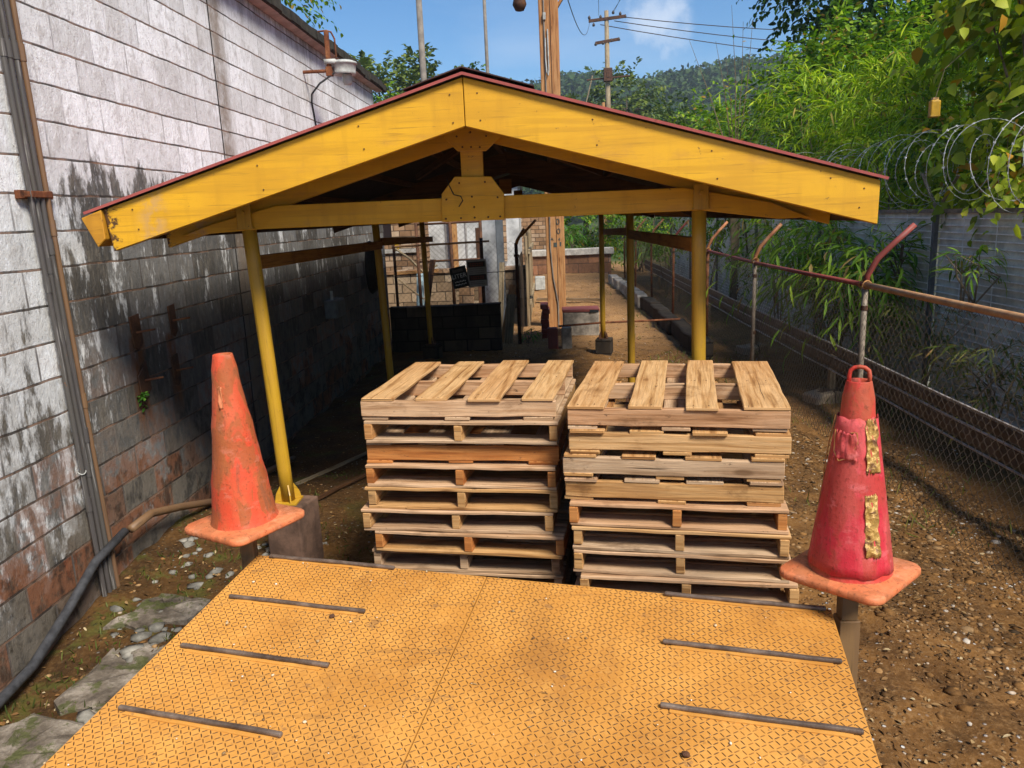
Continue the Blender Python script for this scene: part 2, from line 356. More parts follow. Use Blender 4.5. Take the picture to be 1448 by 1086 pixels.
M = {}
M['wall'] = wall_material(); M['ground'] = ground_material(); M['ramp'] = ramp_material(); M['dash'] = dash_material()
M['yellow'] = paint_mat('yellow_timber_paint', (.62, .325, .010), .8, .5, (.13, .06, .012), 1.0, (.30, .15, .01))
def end_rust(m):
    t = m.node_tree; bs = [n for n in t.nodes if n.type == 'BSDF_PRINCIPLED'][0]; lk = bs.inputs['Base Color'].links[0]; src = lk.from_socket
    g = G.__new__(G); g.m = m; g.t = t; g.n = t.nodes; g.b = bs; g._tc = None; g._g = None
    X = g.sep(g.pos())[0]; n = g.noise(g.pos(), 13, 6, .75)
    k = g.mr(g.ma('ADD', n, g.mr(X, -2.36, -2.18, .22, -.3, False)), .56, .64)
    c = g.mx(k, src, (.07, .03, .01)); k2 = g.ma('MULTIPLY', g.mr(X, -2.22, -2.1), g.mr(X, -2.08, -1.98, 1, 0)); c = g.mx(g.ma('MULTIPLY', k2, g.mr(n, .4, .6, 0, .65)), c, (.42, .25, .11)); t.links.new(c, bs.inputs['Base Color'])
    return m
end_rust(M['yellow'])
M['yellowpost'] = paint_mat('yellow_post_paint', (.47, .265, .018), .8, .4)
M['yellowrust'] = paint_mat('flaking_yellow_paint', (.45, .21, .012), 1.0, .6, (.05, .018, .006), 1.0)
g_ = M['yellowrust']
M['redroof'] = paint_mat('red_roof_paint', (.36, .085, .07), .7, .5, (.33, .16, .11))
M['ridge'] = plain('dark_ridge_sheet', (.05, .022, .018), .6)
M['darkwood'] = wood_mat('dark_roof_timber', (.085, .042, .018), (.035, .018, .010), (.14, .07, .03), .6)
M['under'] = plain('shaded_roof_underside', (.028, .018, .012), .9)  # dark brown, taken near black for the shade under the roof
M['oilwood'] = wood_mat('brown_painted_timber', (.26, .115, .018), (.15, .06, .012), (.34, .16, .03), .6)
M['pal_a'] = wood_mat('pallet_pine', (.49, .295, .125), (.26, .13, .045), (.62, .41, .205), .7)
M['pal_b'] = wood_mat('pallet_pinkish_wood', (.47, .305, .175), (.24, .13, .065), (.60, .425, .275), .75)
M['pal_c'] = wood_mat('pallet_grey_wood', (.40, .28, .175), (.19, .12, .07), (.54, .41, .28), .8)
M['pal_d'] = wood_mat('pallet_orange_wood', (.43, .17, .045), (.22, .075, .02), (.54, .25, .08), .6)
M['pal_e'] = wood_mat('pallet_tan_wood', (.44, .25, .095), (.21, .105, .038), (.56, .355, .16), .8)
M['pole'] = wood_mat('orange_brown_pole_timber', (.33, .155, .058), (.20, .085, .03), (.42, .225, .095), .35)
M['greywood'] = wood_mat('weathered_grey_timber', (.24, .19, .12), (.12, .09, .05), (.36, .30, .20), .5)
M['bamboo'] = wood_mat('tan_pole_wood', (.40, .20, .07), (.25, .11, .035), (.50, .29, .12), .3)
M['concrete'] = plain('weathered_concrete', (.30, .26, .21), .9, 0, .5, 6, .5)
M['box_shaded'] = plain('shaded_pale_box', (.13, .13, .125), .7, 0, .3, 9, .1)  # pale casing darkened, the shed's deep shade put into its colour
M['concrete2'] = plain('pale_concrete', (.44, .40, .34), .9, 0, .4, 5, .5)
M['brownfoot'] = plain('shaded_brown_footing', (.13, .075, .05), .9, 0, .5, 7, .6)  # brown plinth with the shadow on it put into the colour
M['conduit'] = paint_mat('grey_conduit', (.075, .068, .06), .8, .45, (.16, .06, .02), 1.0, (.30, .28, .26))
M['conduit2'] = paint_mat('brown_conduit', (.17, .095, .045), .8, .5, (.20, .08, .025))
M['rust'] = rust_mat('rust'); M['rustdark'] = rust_mat('dark_rust', (.075, .032, .016), (.03, .016, .010), (.14, .06, .025))
M['rustrail'] = rust_mat('rail_rust', (.50, .26, .11), (.36, .16, .065), (.60, .37, .19), .55)
M['redarm'] = paint_mat('flaking_red_paint', (.23, .045, .03), .9, .6, (.36, .17, .07))
M['orangearm'] = rust_mat('orange_primer', (.42, .17, .07), (.26, .08, .035), (.52, .27, .13), .6)
M['galv'] = plain('galvanised_steel', (.21, .165, .12), .6, .0, .4, 14, .15)
M['galvdark'] = plain('dark_galvanised_rail', (.085, .062, .047), .5, .1, .5, 6, .3)
M['raillip'] = plain('rail_edge_highlight', (.42, .36, .30), .4, .2, .5, 9, .2)  # bright lips: highlights on the metal edges put into the colour
M['wire'] = plain('fence_wire', (.085, .06, .042), .6, .4, .4, 20, 0)
M['wirepale'] = plain('pale_wire', (.5, .5, .5), .5, .3, .3, 20, 0)
M['greysheet'] = plain('grey_wall_sheet', (.62, .61, .50), .8, 0, .4, 2.2, .5)
M['greywire'] = plain('grey_panel_wire', (.80, .79, .74), .6, .0, .25, 9, 0)
M['black'] = plain('black_rubber', (.016, .016, .017), .5, 0, .4, 30, .15)
M['blackhose'] = plain('black_hose_rubber', (.045, .045, .048), .5, 0, .4, 20, .15)
M['steel'] = rust_mat('worn_bar_steel', (.15, .108, .082), (.07, .048, .035), (.28, .21, .16), .5, .4)
M['coneL'] = cone_material('faded_orange_cone', (.52, .062, .024), (.46, .105, .04), (.25, .085, .024), .65)
M['coneR'] = cone_material('crimson_cone_sleeve', (.46, .022, .036), (.56, .095, .09), (.36, .05, .03), .6)
M['coneRtop'] = cone_material('orange_cone_rubber', (.46, .034, .024), (.44, .07, .04), (.30, .08, .03), .5)
M['conebase'] = cone_material('orange_cone_base', (.55, .15, .055), (.58, .20, .085), (.34, .11, .04), .6)
g = G('crinkled_gold_tape'); p = g.tc('Object'); v = g.vor(p, 38, 'F1', 'Distance'); n = g.noise(p, 30, 5, .7, .5); q = g.noise(p, 9, 4, .6)
M['tape'] = g.fin(g.mx(g.mr(n, .5, .64), g.mx(q, (.56, .36, .11), (.40, .21, .045)), (.16, .07, .025)), g.mr(n, .3, .7, .22, .5), g.bump(g.ma('ADD', v, n), 1.0, .010), metal=.25, spec=.5)
M['brownpost'] = paint_mat('brown_post_steel', (.20, .115, .045), .8, .6, (.10, .045, .02))
M['lampw'] = plain('dull_white_enamel', (.38, .38, .35), .5, 0, .3, 12, .1)
M['glass'] = plain('lamp_glass', (.33, .34, .32), .15, 0, .15, 6, .05)
M['moss'] = plain('mossy_roof_edge', (.035, .03, .02), .95, 0, .6, 12, .8)
M['soffit'] = plain('stained_soffit', (.40, .36, .31), .8, 0, .3, 4, .2)
M['bark'] = plain('bark', (.075, .055, .035), .9, 0, .5, 12, .6)
M['twig'] = plain('twig', (.16, .12, .07), .9, 0, .4, 12, .2)
M['stonewall'] = masonry_mat('rubble_stone_wall', .42, .23, [(.10, .065, .035), (.30, .205, .12), (.42, .32, .21)], (.06, .04, .025), 'x', .25, dist=.03)
M['capwall'] = masonry_mat('old_brick_wall', .75, .36, [(.10, .06, .035), (.33, .15, .075), (.36, .29, .22)], (.06, .04, .03), 'x', .3)
M['darkblock'] = masonry_mat('dark_block_wall', .4, .2, [(.03, .022, .016), (.055, .042, .03), (.09, .065, .045)], (.018, .013, .010), 'x', .5)  # dark blocks for the low wall, rear footings and near kerbs
M['whitebuild'] = plain('white_wall_panel', (.46, .455, .44), .7, 0, .4, 3, .2)
M['brownbuild'] = masonry_mat('brown_brick_building', .3, .15, [(.14, .075, .035), (.33, .19, .10), (.45, .33, .22)], (.08, .05, .03), 'x', .25)
M['fencepost'] = plain('grey_fence_post', (.13, .13, .12), .7, 0, .3, 6, .1)
M['bluegrey'] = plain('blue_grey_paint', (.10, .11, .12), .6, 0, .25, 5, .1)
M['paleblue'] = plain('pale_blue_sleeve', (.25, .34, .37), .7, 0, .3, 7, .2)
M['redtop'] = paint_mat('red_block_lid', (.20, .05, .04), .8, .6)
M['signblack'] = plain('black_sign_board', (.012, .015, .016), .5, 0, .2, 5, 0)
M['signgrey'] = plain('grey_notice_board', (.30, .285, .27), .6, 0, .12, 6, 0)
M['signdark'] = plain('dark_notice_band', (.02, .012, .011), .5, 0, .2, 5, 0)
M['signred'] = plain('red_notice_ink', (.22, .045, .02), .6, 0, .2, 5, 0)
M['signwhite'] = plain('white_sign_ink', (.55, .56, .55), .6, 0, .1, 5, 0)
M['signink'] = plain('faded_notice_ink', (.10, .09, .085), .7, 0, .2, 5, 0)
M['tealpaint'] = plain('dark_number_paint', (.05, .06, .055), .7, 0, .2, 9, 0)
M['polegrey'] = plain('grey_pole', (.20, .17, .14), .8, 0, .35, 4, .2)
M['porcelain'] = plain('dark_insulator', (.06, .04, .03), .4, 0, .2, 9, 0)
M['yellowbox'] = plain('yellow_plastic', (.45, .25, .015), .45, 0, .25, 12, .1)
# pebbles and leaf litter take a random tone per piece
g = G('mixed_pebbles'); M['pebble'] = g.fin(g.mx(1.0, g.cr(g.isl(), [(0, (.05, .03, .013)), (.35, (.15, .07, .019)), (.70, (.28, .14, .043)), (.93, (.33, .20, .09)), (.992, (.56, .50, .42))], 'LINEAR'), g.cr(g.noise(g.pos(), 50, 3, .6), [(.3, .6), (.7, 1.1)]), 'MULTIPLY'), .85, None, spec=.2)
g = G('pale_grit'); M['grit'] = g.fin(g.cr(g.isl(), [(0, (.10, .05, .02)), (.4, (.40, .26, .12)), (.7, (.62, .50, .34)), (1, (.72, .70, .64))]), .85, None, spec=.2)
g = G('dead_leaf_litter'); M['litter'] = g.fin(g.cr(g.isl(), [(0, (.06, .03, .012)), (.5, (.17, .085, .03)), (.85, (.30, .19, .08)), (1, (.42, .34, .2))]), .85, None, spec=.15)
M['rubble'] = plain('lichened_stone', (.20, .185, .155), .9, 0, .6, 8, .7)
g = G('cracked_concrete_apron'); p = g.pos(); n = g.noise(p, 5, 6, .7); f = g.noise(p, 40, 5, .7)
c_ = g.cr(n, [(.3, (.04, .03, .022)), (.48, (.13, .105, .08)), (.70, (.34, .29, .235))]); c_ = g.mx(g.mr(g.noise(p, 9, 6, .7), .52, .60, 0, .75), c_, g.mx(f, (.025, .035, .008), (.09, .10, .02)))
M['apron'] = g.fin(c_, .9, g.bump(g.ma('ADD', n, f), .8, .012), spec=.15)
M['lf_bush'] = leaf_mat('bush_leaf', (.03, .085, .006), (.11, .22, .010), (.28, .38, .018), (.30, .19, .03))
M['lf_bamboo'] = leaf_mat('long_narrow_leaf', (.06, .15, .008), (.23, .36, .012), (.46, .54, .03), (.33, .25, .06))
M['lf_big'] = leaf_mat('broad_vine_leaf', (.09, .14, .010), (.26, .33, .018), (.46, .47, .04), (.45, .22, .02), .4)
M['lf_dark'] = leaf_mat('dark_tree_leaf', (.010, .04, .006), (.03, .09, .008), (.12, .20, .012), None, .25)
M['lf_mid'] = leaf_mat('hill_tree_leaf', (.035, .065, .010), (.085, .125, .014), (.16, .19, .03), None, .2)
M['lf_far'] = leaf_mat('forest_leaf', (.014, .038, .010), (.030, .066, .012), (.055, .095, .016), None, .15)
M['lf_strap'] = leaf_mat('strap_leaf', (.05, .12, .010), (.14, .26, .014), (.29, .39, .03), (.27, .18, .05))
M['lf_weed'] = leaf_mat('weed_leaf', (.05, .08, .012), (.12, .15, .018), (.24, .21, .05), (.25, .15, .05))
M['lf_fern'] = leaf_mat('fern_leaf', (.03, .09, .012), (.07, .19, .02), (.12, .27, .03))
M['lf_grass'] = leaf_mat('moss_grass', (.035, .05, .008), (.07, .095, .012), (.13, .14, .03), (.20, .14, .05))

# ------------------------------------------------------------------ camera, sun, sky
def setup_camera():
    th, ro, yaw = R_(12.2), R_(2.5), R_(3.0)
    f = Vector((-math.sin(yaw)*math.cos(th), math.cos(yaw)*math.cos(th), -math.sin(th)))
    r0 = Vector((math.cos(yaw), math.sin(yaw), 0)); u0 = r0.cross(f)
    r = r0*math.cos(ro)-u0*math.sin(ro); u = u0*math.cos(ro)+r0*math.sin(ro)
    cam = bpy.data.cameras.new('camera'); cam.sensor_width = 36; cam.lens = 36*1098/1448; cam.clip_end = 3000; cam.clip_start = .05
    o = bpy.data.objects.new('camera', cam); COL.objects.link(o)
    o.matrix_world = Matrix(((r.x, u.x, -f.x, 0), (r.y, u.y, -f.y, 0), (r.z, u.z, -f.z, 2.2), (0, 0, 0, 1)))
    S.camera = o
setup_camera()
SUN = Vector((.40, -.54, .74)).normalized()
sl = bpy.data.lights.new('sun', 'SUN'); sl.energy = 4.8; sl.angle = R_(18); sl.color = (1, .95, .86)
so = bpy.data.objects.new('sun', sl); COL.objects.link(so); so.rotation_euler = (-SUN).to_track_quat('-Z', 'Y').to_euler()
W = bpy.data.worlds.new('World'); S.world = W; W.use_nodes = True; wt = W.node_tree; wt.nodes.clear()
def wn(t, **k):
    x = wt.nodes.new(t)
    for a, b in k.items(): setattr(x, a, b)
    return x
sky = wn('ShaderNodeTexSky', sky_type='NISHITA', sun_disc=False); sky.sun_elevation = math.asin(SUN.z); sky.sun_rotation = math.atan2(SUN.x, SUN.y) % (2*math.pi)
sky.air_density = 1.0; sky.dust_density = .3; sky.ozone_density = 4.5
bg = wn('ShaderNodeBackground'); bg.inputs[1].default_value = .095; wo = wn('ShaderNodeOutputWorld')
tc = wn('ShaderNodeTexCoord'); sp = wn('ShaderNodeSeparateXYZ'); wt.links.new(tc.outputs['Generated'], sp.inputs[0])
mp = wn('ShaderNodeMapping'); mp.inputs['Scale'].default_value = (1.0, 1.0, 2.2); wt.links.new(tc.outputs['Generated'], mp.inputs[0])
nz = wn('ShaderNodeTexNoise'); nz.inputs['Scale'].default_value = 3.4; nz.inputs['Detail'].default_value = 8; nz.inputs['Roughness'].default_value = .58; nz.inputs['Distortion'].default_value = .4; wt.links.new(mp.outputs[0], nz.inputs[0])
rp = wn('ShaderNodeValToRGB'); rp.color_ramp.elements[0].position = .53; rp.color_ramp.elements[0].color = (0, 0, 0, 1); rp.color_ramp.elements[1].position = .80; rp.color_ramp.elements[1].color = (.20, .20, .20, 1); wt.links.new(nz.outputs[0], rp.inputs[0])
def cloud_puff(d, rad, amp):
    """a small cumulus round direction d"""
    d = Vector(d).normalized()
    dn = wn('ShaderNodeVectorMath', operation='DISTANCE'); wt.links.new(tc.outputs['Generated'], dn.inputs[0]); dn.inputs[1].default_value = d
    n2 = wn('ShaderNodeTexNoise'); n2.inputs['Scale'].default_value = 26; n2.inputs['Detail'].default_value = 7; n2.inputs['Roughness'].default_value = .6; wt.links.new(tc.outputs['Generated'], n2.inputs[0])
    a = wn('ShaderNodeMath', operation='MULTIPLY_ADD'); wt.links.new(n2.outputs[0], a.inputs[0]); a.inputs[1].default_value = rad*1.6; wt.links.new(dn.outputs['Value'], a.inputs[2])
    m = wn('ShaderNodeMapRange', interpolation_type='SMOOTHSTEP'); wt.links.new(a.outputs[0], m.inputs[0])
    m.inputs[1].default_value = rad*1.75; m.inputs[2].default_value = rad*.95; m.inputs[3].default_value = 0; m.inputs[4].default_value = amp
    return m.outputs[0]
puff = cloud_puff((.137, .967, .214), .052, .55)
mxx = wn('ShaderNodeMath', operation='MAXIMUM'); wt.links.new(rp.outputs[0], mxx.inputs[0]); wt.links.new(puff, mxx.inputs[1])
mix = wn('ShaderNodeMix', data_type='RGBA'); wt.links.new(mxx.outputs[0], mix.inputs[0]); hs = wn('ShaderNodeHueSaturation'); hs.inputs['Saturation'].default_value = 1.22; wt.links.new(sky.outputs[0], hs.inputs['Color']); wt.links.new(hs.outputs[0], mix.inputs[6]); mix.inputs[7].default_value = (7.2, 7.6, 8.2, 1)
wt.links.new(mix.outputs[2], bg.inputs[0]); wt.links.new(bg.outputs[0], wo.inputs[0])
S.cycles.max_bounces = 6; S.cycles.adaptive_threshold = .025; S.cycles.diffuse_bounces = 3; S.cycles.glossy_bounces = 2; S.cycles.transmission_bounces = 3
S.view_settings.view_transform = 'Standard'; S.view_settings.look = 'None'; S.view_settings.exposure = 0.55; S.view_settings.gamma = 1
# ------------------------------------------------------------------ ground sheet
_perm = RS.rand(64, 64)
def vnoise(x, y):
    xi = np.floor(x).astype(int); yi = np.floor(y).astype(int); fx = x-xi; fy = y-yi; fx = fx*fx*(3-2*fx); fy = fy*fy*(3-2*fy)
    a = _perm[xi % 64, yi % 64]; b = _perm[(xi+1) % 64, yi % 64]; c = _perm[xi % 64, (yi+1) % 64]; d = _perm[(xi+1) % 64, (yi+1) % 64]
    return (a*(1-fx)+b*fx)*(1-fy)+(c*(1-fx)+d*fx)*fy
def sst(x, a, b):
    t = np.clip((x-a)/(b-a), 0, 1); return t*t*(3-2*t)
def gh(x, y):
    x = np.asarray(x, float); y = np.asarray(y, float)
    near = 1-sst(np.hypot(x, y-10), 30, 45)
    h = ((vnoise(x*2.1, y*2.1)-.5)*.07+(vnoise(x*5.3+9, y*5.3)-.5)*.035+(vnoise(x*14, y*14+5)-.5)*.016)*near
    h = h+.10*sst(-x, 1.2, 2.2)*sst(y, 3.6, 4.6)*(1-sst(y, 5, 7)) - .16*sst(x, 1.6, 3.2)*(1-sst(x, 4.0, 4.5))
    h = h + sst(y, -3, 3)*np.clip(x-4.7, 0, 12)*.42*(1-.5*sst(y, 28, 60))
    return h
def gz(x, y): return float(gh(x, y))
xs = np.unique(np.concatenate([-np.geomspace(6, 1500, 16)[::-1], np.linspace(-6, -3, 10), np.linspace(-3, 4.6, 191), np.linspace(4.8, 18, 34), np.geomspace(19, 1500, 18)]))
ys = np.unique(np.concatenate([-np.geomspace(2, 300, 10)[::-1], np.linspace(-1.5, 1.5, 20), np.linspace(1.6, 14, 250), np.linspace(14.1, 32, 120), np.geomspace(33, 2000, 30)]))
gx, gy = np.meshgrid(xs, ys); hz_ = gh(gx, gy); nx, ny = len(xs), len(ys)
me = bpy.data.meshes.new('ground'); idx = np.arange(nx*ny).reshape(ny, nx)
quads = np.stack([idx[:-1, :-1], idx[:-1, 1:], idx[1:, 1:], idx[1:, :-1]], -1).reshape(-1, 4)
def np_mesh(name, V, F, mat, parent=None, smooth=False):
    """mesh from arrays; F: (n,k) one polygon size"""
    me = bpy.data.meshes.new(name); V = np.ascontiguousarray(V, np.float32); n, k = F.shape
    me.vertices.add(len(V)); me.vertices.foreach_set('co', V.ravel())
    me.loops.add(n*k); me.loops.foreach_set('vertex_index', np.ascontiguousarray(F, np.int32).ravel())
    me.polygons.add(n); me.polygons.foreach_set('loop_start', np.arange(0, n*k, k, dtype=np.int32))
    me.polygons.foreach_set('loop_total', np.full(n, k, np.int32))
    if smooth: me.polygons.foreach_set('use_smooth', np.ones(n, bool))
    me.materials.append(mat); me.update(calc_edges=True)
    o = bpy.data.objects.new(name, me); COL.objects.link(o)
    if parent: o.parent = parent
    return o
tag(np_mesh('ground', np.stack([gx, gy, hz_], -1).reshape(-1, 3), quads, M['ground'], smooth=True), kind='structure')

# ------------------------------------------------------------------ loose stones and litter (stuff)
ICO_V = np.array([(0, 0, 1), (.894, 0, .447), (.276, .851, .447), (-.724, .526, .447), (-.724, -.526, .447), (.276, -.851, .447), (.724, .526, -.447), (-.276, .851, -.447), (-.894, 0, -.447), (-.276, -.851, -.447), (.724, -.526, -.447), (0, 0, -1)])
ICO_F = np.array([(0, 1, 2), (0, 2, 3), (0, 3, 4), (0, 4, 5), (0, 5, 1), (1, 6, 2), (2, 7, 3), (3, 8, 4), (4, 9, 5), (5, 10, 1), (6, 7, 2), (7, 8, 3), (8, 9, 4), (9, 10, 5), (10, 6, 1), (11, 7, 6), (11, 8, 7), (11, 9, 8), (11, 10, 9), (11, 6, 10)])
def stones(name, P, size, mat, flat=.4, kind='stuff'):
    n = len(P); sc = size[:, None]*(.7+.6*RS.rand(n, 3)); sc[:, 2] *= flat
    V = ICO_V[None]*(1+.7*(RS.rand(n, 12, 1)-.5))*sc[:, None]
    a = RS.rand(n)*6.28; c, s_ = np.cos(a)[:, None], np.sin(a)[:, None]
    X = V[..., 0]*c-V[..., 1]*s_; Y = V[..., 0]*s_+V[..., 1]*c
    V = np.stack([X, Y, V[..., 2]], -1)+P[:, None]
    F = (ICO_F[None]+12*np.arange(n)[:, None, None]).reshape(-1, 3)
    return tag(np_mesh(name, V.reshape(-1, 3), F, mat), kind=kind)
def scatter(n, x0, x1, y0, y1, dens=None):
    x = x0+(x1-x0)*RS.rand(n); y = y0+(y1-y0)*RS.rand(n)
    if dens is not None:
        k = RS.rand(n) < dens(x, y); x, y = x[k], y[k]
    return np.stack([x, y, gh(x, y)], -1)
P = np.concatenate([scatter(17000, 1.0, 3.4, 2.2, 8, lambda x, y: .12+.88*sst(x+.25*np.sin(y*2), 1.5, 2.5)*(vnoise(x*2, y*2) > .35)), scatter(2500, -2.7, -1.0, 2.2, 7, lambda x, y: .4*(vnoise(x*3, y*3) > .5)), scatter(4500, -1.5, 2.6, 12, 28), scatter(2500, .9, 2.6, 6, 12)])
P[:, 2] += .002
stones('gravel', P, .004+.017*RS.rand(len(P))**2.8, M['pebble'])
P = scatter(240, 1.5, 3.1, 2.6, 8); stones('gravel', P, .018+.02*RS.rand(len(P)), M['pebble'])
# ------------------------------------------------------------------ leaf meshes
def norm(v): return v/np.maximum(np.linalg.norm(v, axis=-1, keepdims=True), 1e-9)
def leaves(name, B, D, U, L, Wd, mat, parent=None, fold=.3, droop=.35):
    n = len(B); D = norm(D); Sd = norm(np.cross(D, U)); N = np.cross(Sd, D)
    L = np.broadcast_to(L, (n,))[:, None]; Wd = np.broadcast_to(Wd, (n,))[:, None]
    m1 = B+D*L*.3-N*droop*L*.05; m2 = B+D*L*.66-N*droop*L*.2; tip = B+D*L*.98-N*droop*L*.5
    up = N*fold
    V = np.stack([B, m1-Sd*Wd*.48+up*Wd*.5, m1, m1+Sd*Wd*.48+up*Wd*.5, m2-Sd*Wd*.42+up*Wd*.45, m2, m2+Sd*Wd*.42+up*Wd*.45, tip], 1).reshape(-1, 3)
    F = np.array([(0, 2, 1, 1), (0, 3, 2, 2), (1, 2, 5, 4), (2, 3, 6, 5), (4, 5, 7, 7), (5, 6, 7, 7)])
    tri = np.array([(0, 2, 1), (0, 3, 2), (1, 2, 5), (1, 5, 4), (2, 3, 6), (2, 6, 5), (4, 5, 7), (5, 6, 7)])
    FF = (tri[None]+8*np.arange(n)[:, None, None]).reshape(-1, 3)
    return np_mesh(name, V, FF, mat, parent)
def sprays(O, D, length, n, ang=.9, droop=.4, jit=.25):
    """leaf bases and directions along arching sprays starting at O towards D"""
    S_ = len(O); D = norm(D); length = np.broadcast_to(length, (S_,))[:, None, None]; t = ((np.arange(n)+.6)/n)[None, :, None]
    g_ = np.array([0, 0, -1.0]); B = O[:, None]+D[:, None]*length*t+g_*droop*length*t*t
    T = norm(D[:, None]+g_*2*droop*t); side = norm(np.cross(T, np.array([0, 0, 1.0])+.3*RS.randn(S_, 1, 3)))
    sg = np.where(np.arange(n) % 2 == 0, 1.0, -1.0)[None, :, None]
    LD = T*math.cos(ang)+side*sg*math.sin(ang)+jit*RS.randn(S_, n, 3)+g_*.18
    UP = np.cross(side*sg, T)+.35*RS.randn(S_, n, 3); UP = np.where(UP[..., 2:] < 0, -UP, UP)+np.array([0, 0, .5])
    return B.reshape(-1, 3), LD.reshape(-1, 3), UP.reshape(-1, 3)
def inball(n, c, r, shell=.35):
    d = norm(RS.randn(n, 3)); k = (shell+(1-shell)*RS.rand(n, 1)**.7)
    return np.array(c)+d*np.array(r)*k, d
def clumps(n, c, r, k, spread=.28, shell=.45):
    """points grouped in k clumps so the crown has gaps and an uneven outline"""
    C, d = inball(k, c, r, shell); i = RS.randint(0, k, n); s_ = spread*(.5+RS.rand(k))[i][:, None]
    off = RS.randn(n, 3)*s_*np.array(r)*.6
    return C[i]+off, norm(d[i]+.6*norm(off)+np.array([0, 0, .25]))
def stems(name, base, C, rad, n, parent, r0=.02, mat=None, lean=.5):
    m = MB()
    for i in range(n):
        e = np.array(C)+RS.randn(3)*np.array(rad)*.45; b = np.array(base)+np.array([RS.randn()*rad[0]*.12, RS.randn()*rad[1]*.12, 0])
        mid = (b*.55+e*.45)+np.array([RS.randn()*.1, RS.randn()*.1, .15])*np.array(rad)
        m.tube([tuple(b), tuple(mid), tuple(e)], [r0, r0*.7, r0*.25], 5)
    return m.build(name, mat or M['twig'], parent, True)
def bush(name, label, cat, c, r, n, L, Wd, mat, group=None, per=9, slen=.5, droop=.45, ang=.8, k=None, ld=.35, nst=7, spread=.3, shell=.45, up=.3, r0=.02, base=None, fold=.3):
    bz = gz(c[0], c[1]); base = base or (c[0], c[1], bz-.05)
    t = thing(name, label, cat, base, 0, group)
    O, D = clumps(n, c, r, k or max(8, n//14), spread, shell); D = D+np.array([0, 0, up])+.3*RS.randn(n, 3)
    keep = O[:, 2] > bz+.05; O, D = O[keep], D[keep]
    Bp, LD, UP = sprays(O, D, slen*(.6+.8*RS.rand(len(O))), per, ang, droop)
    off = np.array(base); q = len(Bp)
    leaves('foliage', Bp-off, LD, UP, L*(.6+.7*RS.rand(q)), Wd*(.7+.6*RS.rand(q)), mat, t, fold, ld)
    stems('stem', (0, 0, 0), np.array(c)-off, r, nst, t, r0)
    return t
def tree(name, label, loc, h, c, r, n, L, Wd, mat, group=None, per=8, slen=.6, tr=.12, k=None, spread=.3, nb=7, cat='tree', shell=.4):
    t = thing(name, label, cat, loc, 0, group); loc = np.array(loc, float); c = np.array(c, float)-loc
    m = MB(); top = c+np.array([0, 0, r[2]*.3]); mid = c*.5+np.array([tr, -tr, 0]); mid[2] = c[2]*.5
    m.tube([(0, 0, -.2), tuple(mid), tuple(top)], [tr*1.25, tr*.85, tr*.2], 8)
    m.build('trunk', M['bark'], t, True)
    for i in range(nb):
        m = MB()
        a = 6.28*i/nb+RS.rand(); e = c+np.array([math.cos(a)*r[0]*.75, math.sin(a)*r[1]*.75, r[2]*(RS.rand()-.35)])
        q = .35+.5*RS.rand(); s_ = mid*(1-q)+top*q
        m.tube([tuple(s_), tuple((s_+e)/2+np.array([0, 0, .12*r[2]])), tuple(e)], [tr*.5, tr*.3, tr*.08], 5)
        m.build('limb', M['bark'], t, True)
    O, D = clumps(n, c, r, k or max(10, n//12), spread, shell)
    Bp, LD, UP = sprays(O, D, slen*(.6+.8*RS.rand(n)), per, .9, .35)
    q = len(Bp); leaves('crown', Bp, LD, UP, L*(.6+.8*RS.rand(q)), Wd*(.6+.8*RS.rand(q)), mat, t)
    return t
# leaf litter lying on the soil
P = np.concatenate([scatter(1100, -2.7, -.9, 2.4, 8), scatter(2600, 1.0, 3.3, 2.2, 9), scatter(700, -1.6, 2.5, 9, 20)]); P[:, 2] += .012
n = len(P); a = RS.rand(n)*6.28
o = leaves('leaf_litter', P, np.stack([np.cos(a), np.sin(a), .1*RS.randn(n)], -1), np.array([0, 0, 1.0])+.35*RS.randn(n, 3), .012+.038*RS.rand(n)**1.5, .006+.013*RS.rand(n), M['litter']); tag(o, kind='stuff')
# mossy grass blades along the left apron
P = scatter(3800, -2.65, -1.0, 2.2, 6.5, lambda x, y: (vnoise(x*3.1, y*3.1) > .62)*.8); n = len(P)
o = leaves('grass', P, np.array([0, 0, 1.0])+.6*RS.randn(n, 3), RS.randn(n, 3), .02+.045*RS.rand(n), .005+.004*RS.rand(n), M['lf_grass']); tag(o, kind='stuff')
P = scatter(5000, 1.4, 4.3, 5, 24, lambda x, y: .8*(vnoise(x*2.1, y*2.1) > .6)); n = len(P)
o = leaves('grass', P, np.array([0, 0, .8])+.6*RS.randn(n, 3), RS.randn(n, 3), .05+.12*RS.rand(n), .006+.005*RS.rand(n), M['lf_weed']); tag(o, kind='stuff')

# ------------------------------------------------------------------ left building
bld = thing('block_building', 'whitewashed concrete block building with black mould and a mossy roof edge, left of the shed', 'building', (-2.76, 4, 0))
bo = Vector((2.76, -4, 0))
def wb(pts): return [Vector(p)+bo for p in pts]
m = MB(); x0, x1, y0, y1, zt = -9, -2.76, -5, 13.27, 4.30
ny_, nz_ = 140, 40
V = []; F = []
for j in range(nz_+1):
    for i in range(ny_+1):
        V.append((0, y0+(y1-y0)*i/ny_-4, -.2+(zt+.2)*j/nz_))
for j in range(nz_):
    for i in range(ny_): a = j*(ny_+1)+i; F.append([a, a+1, a+ny_+2, a+ny_+1])
m.add(V, F)
m.add(wb([(x1, y1, -.2), (x0, y1, -.2), (x0, y1, zt), (x1, y1, zt), (x0, y0, -.2), (x0, y0, zt), (x1, y0, -.2), (x1, y0, zt)]), [[0, 1, 2, 3], [1, 4, 5, 2], [4, 6, 7, 5]])
m.build('wall', M['wall'], bld)
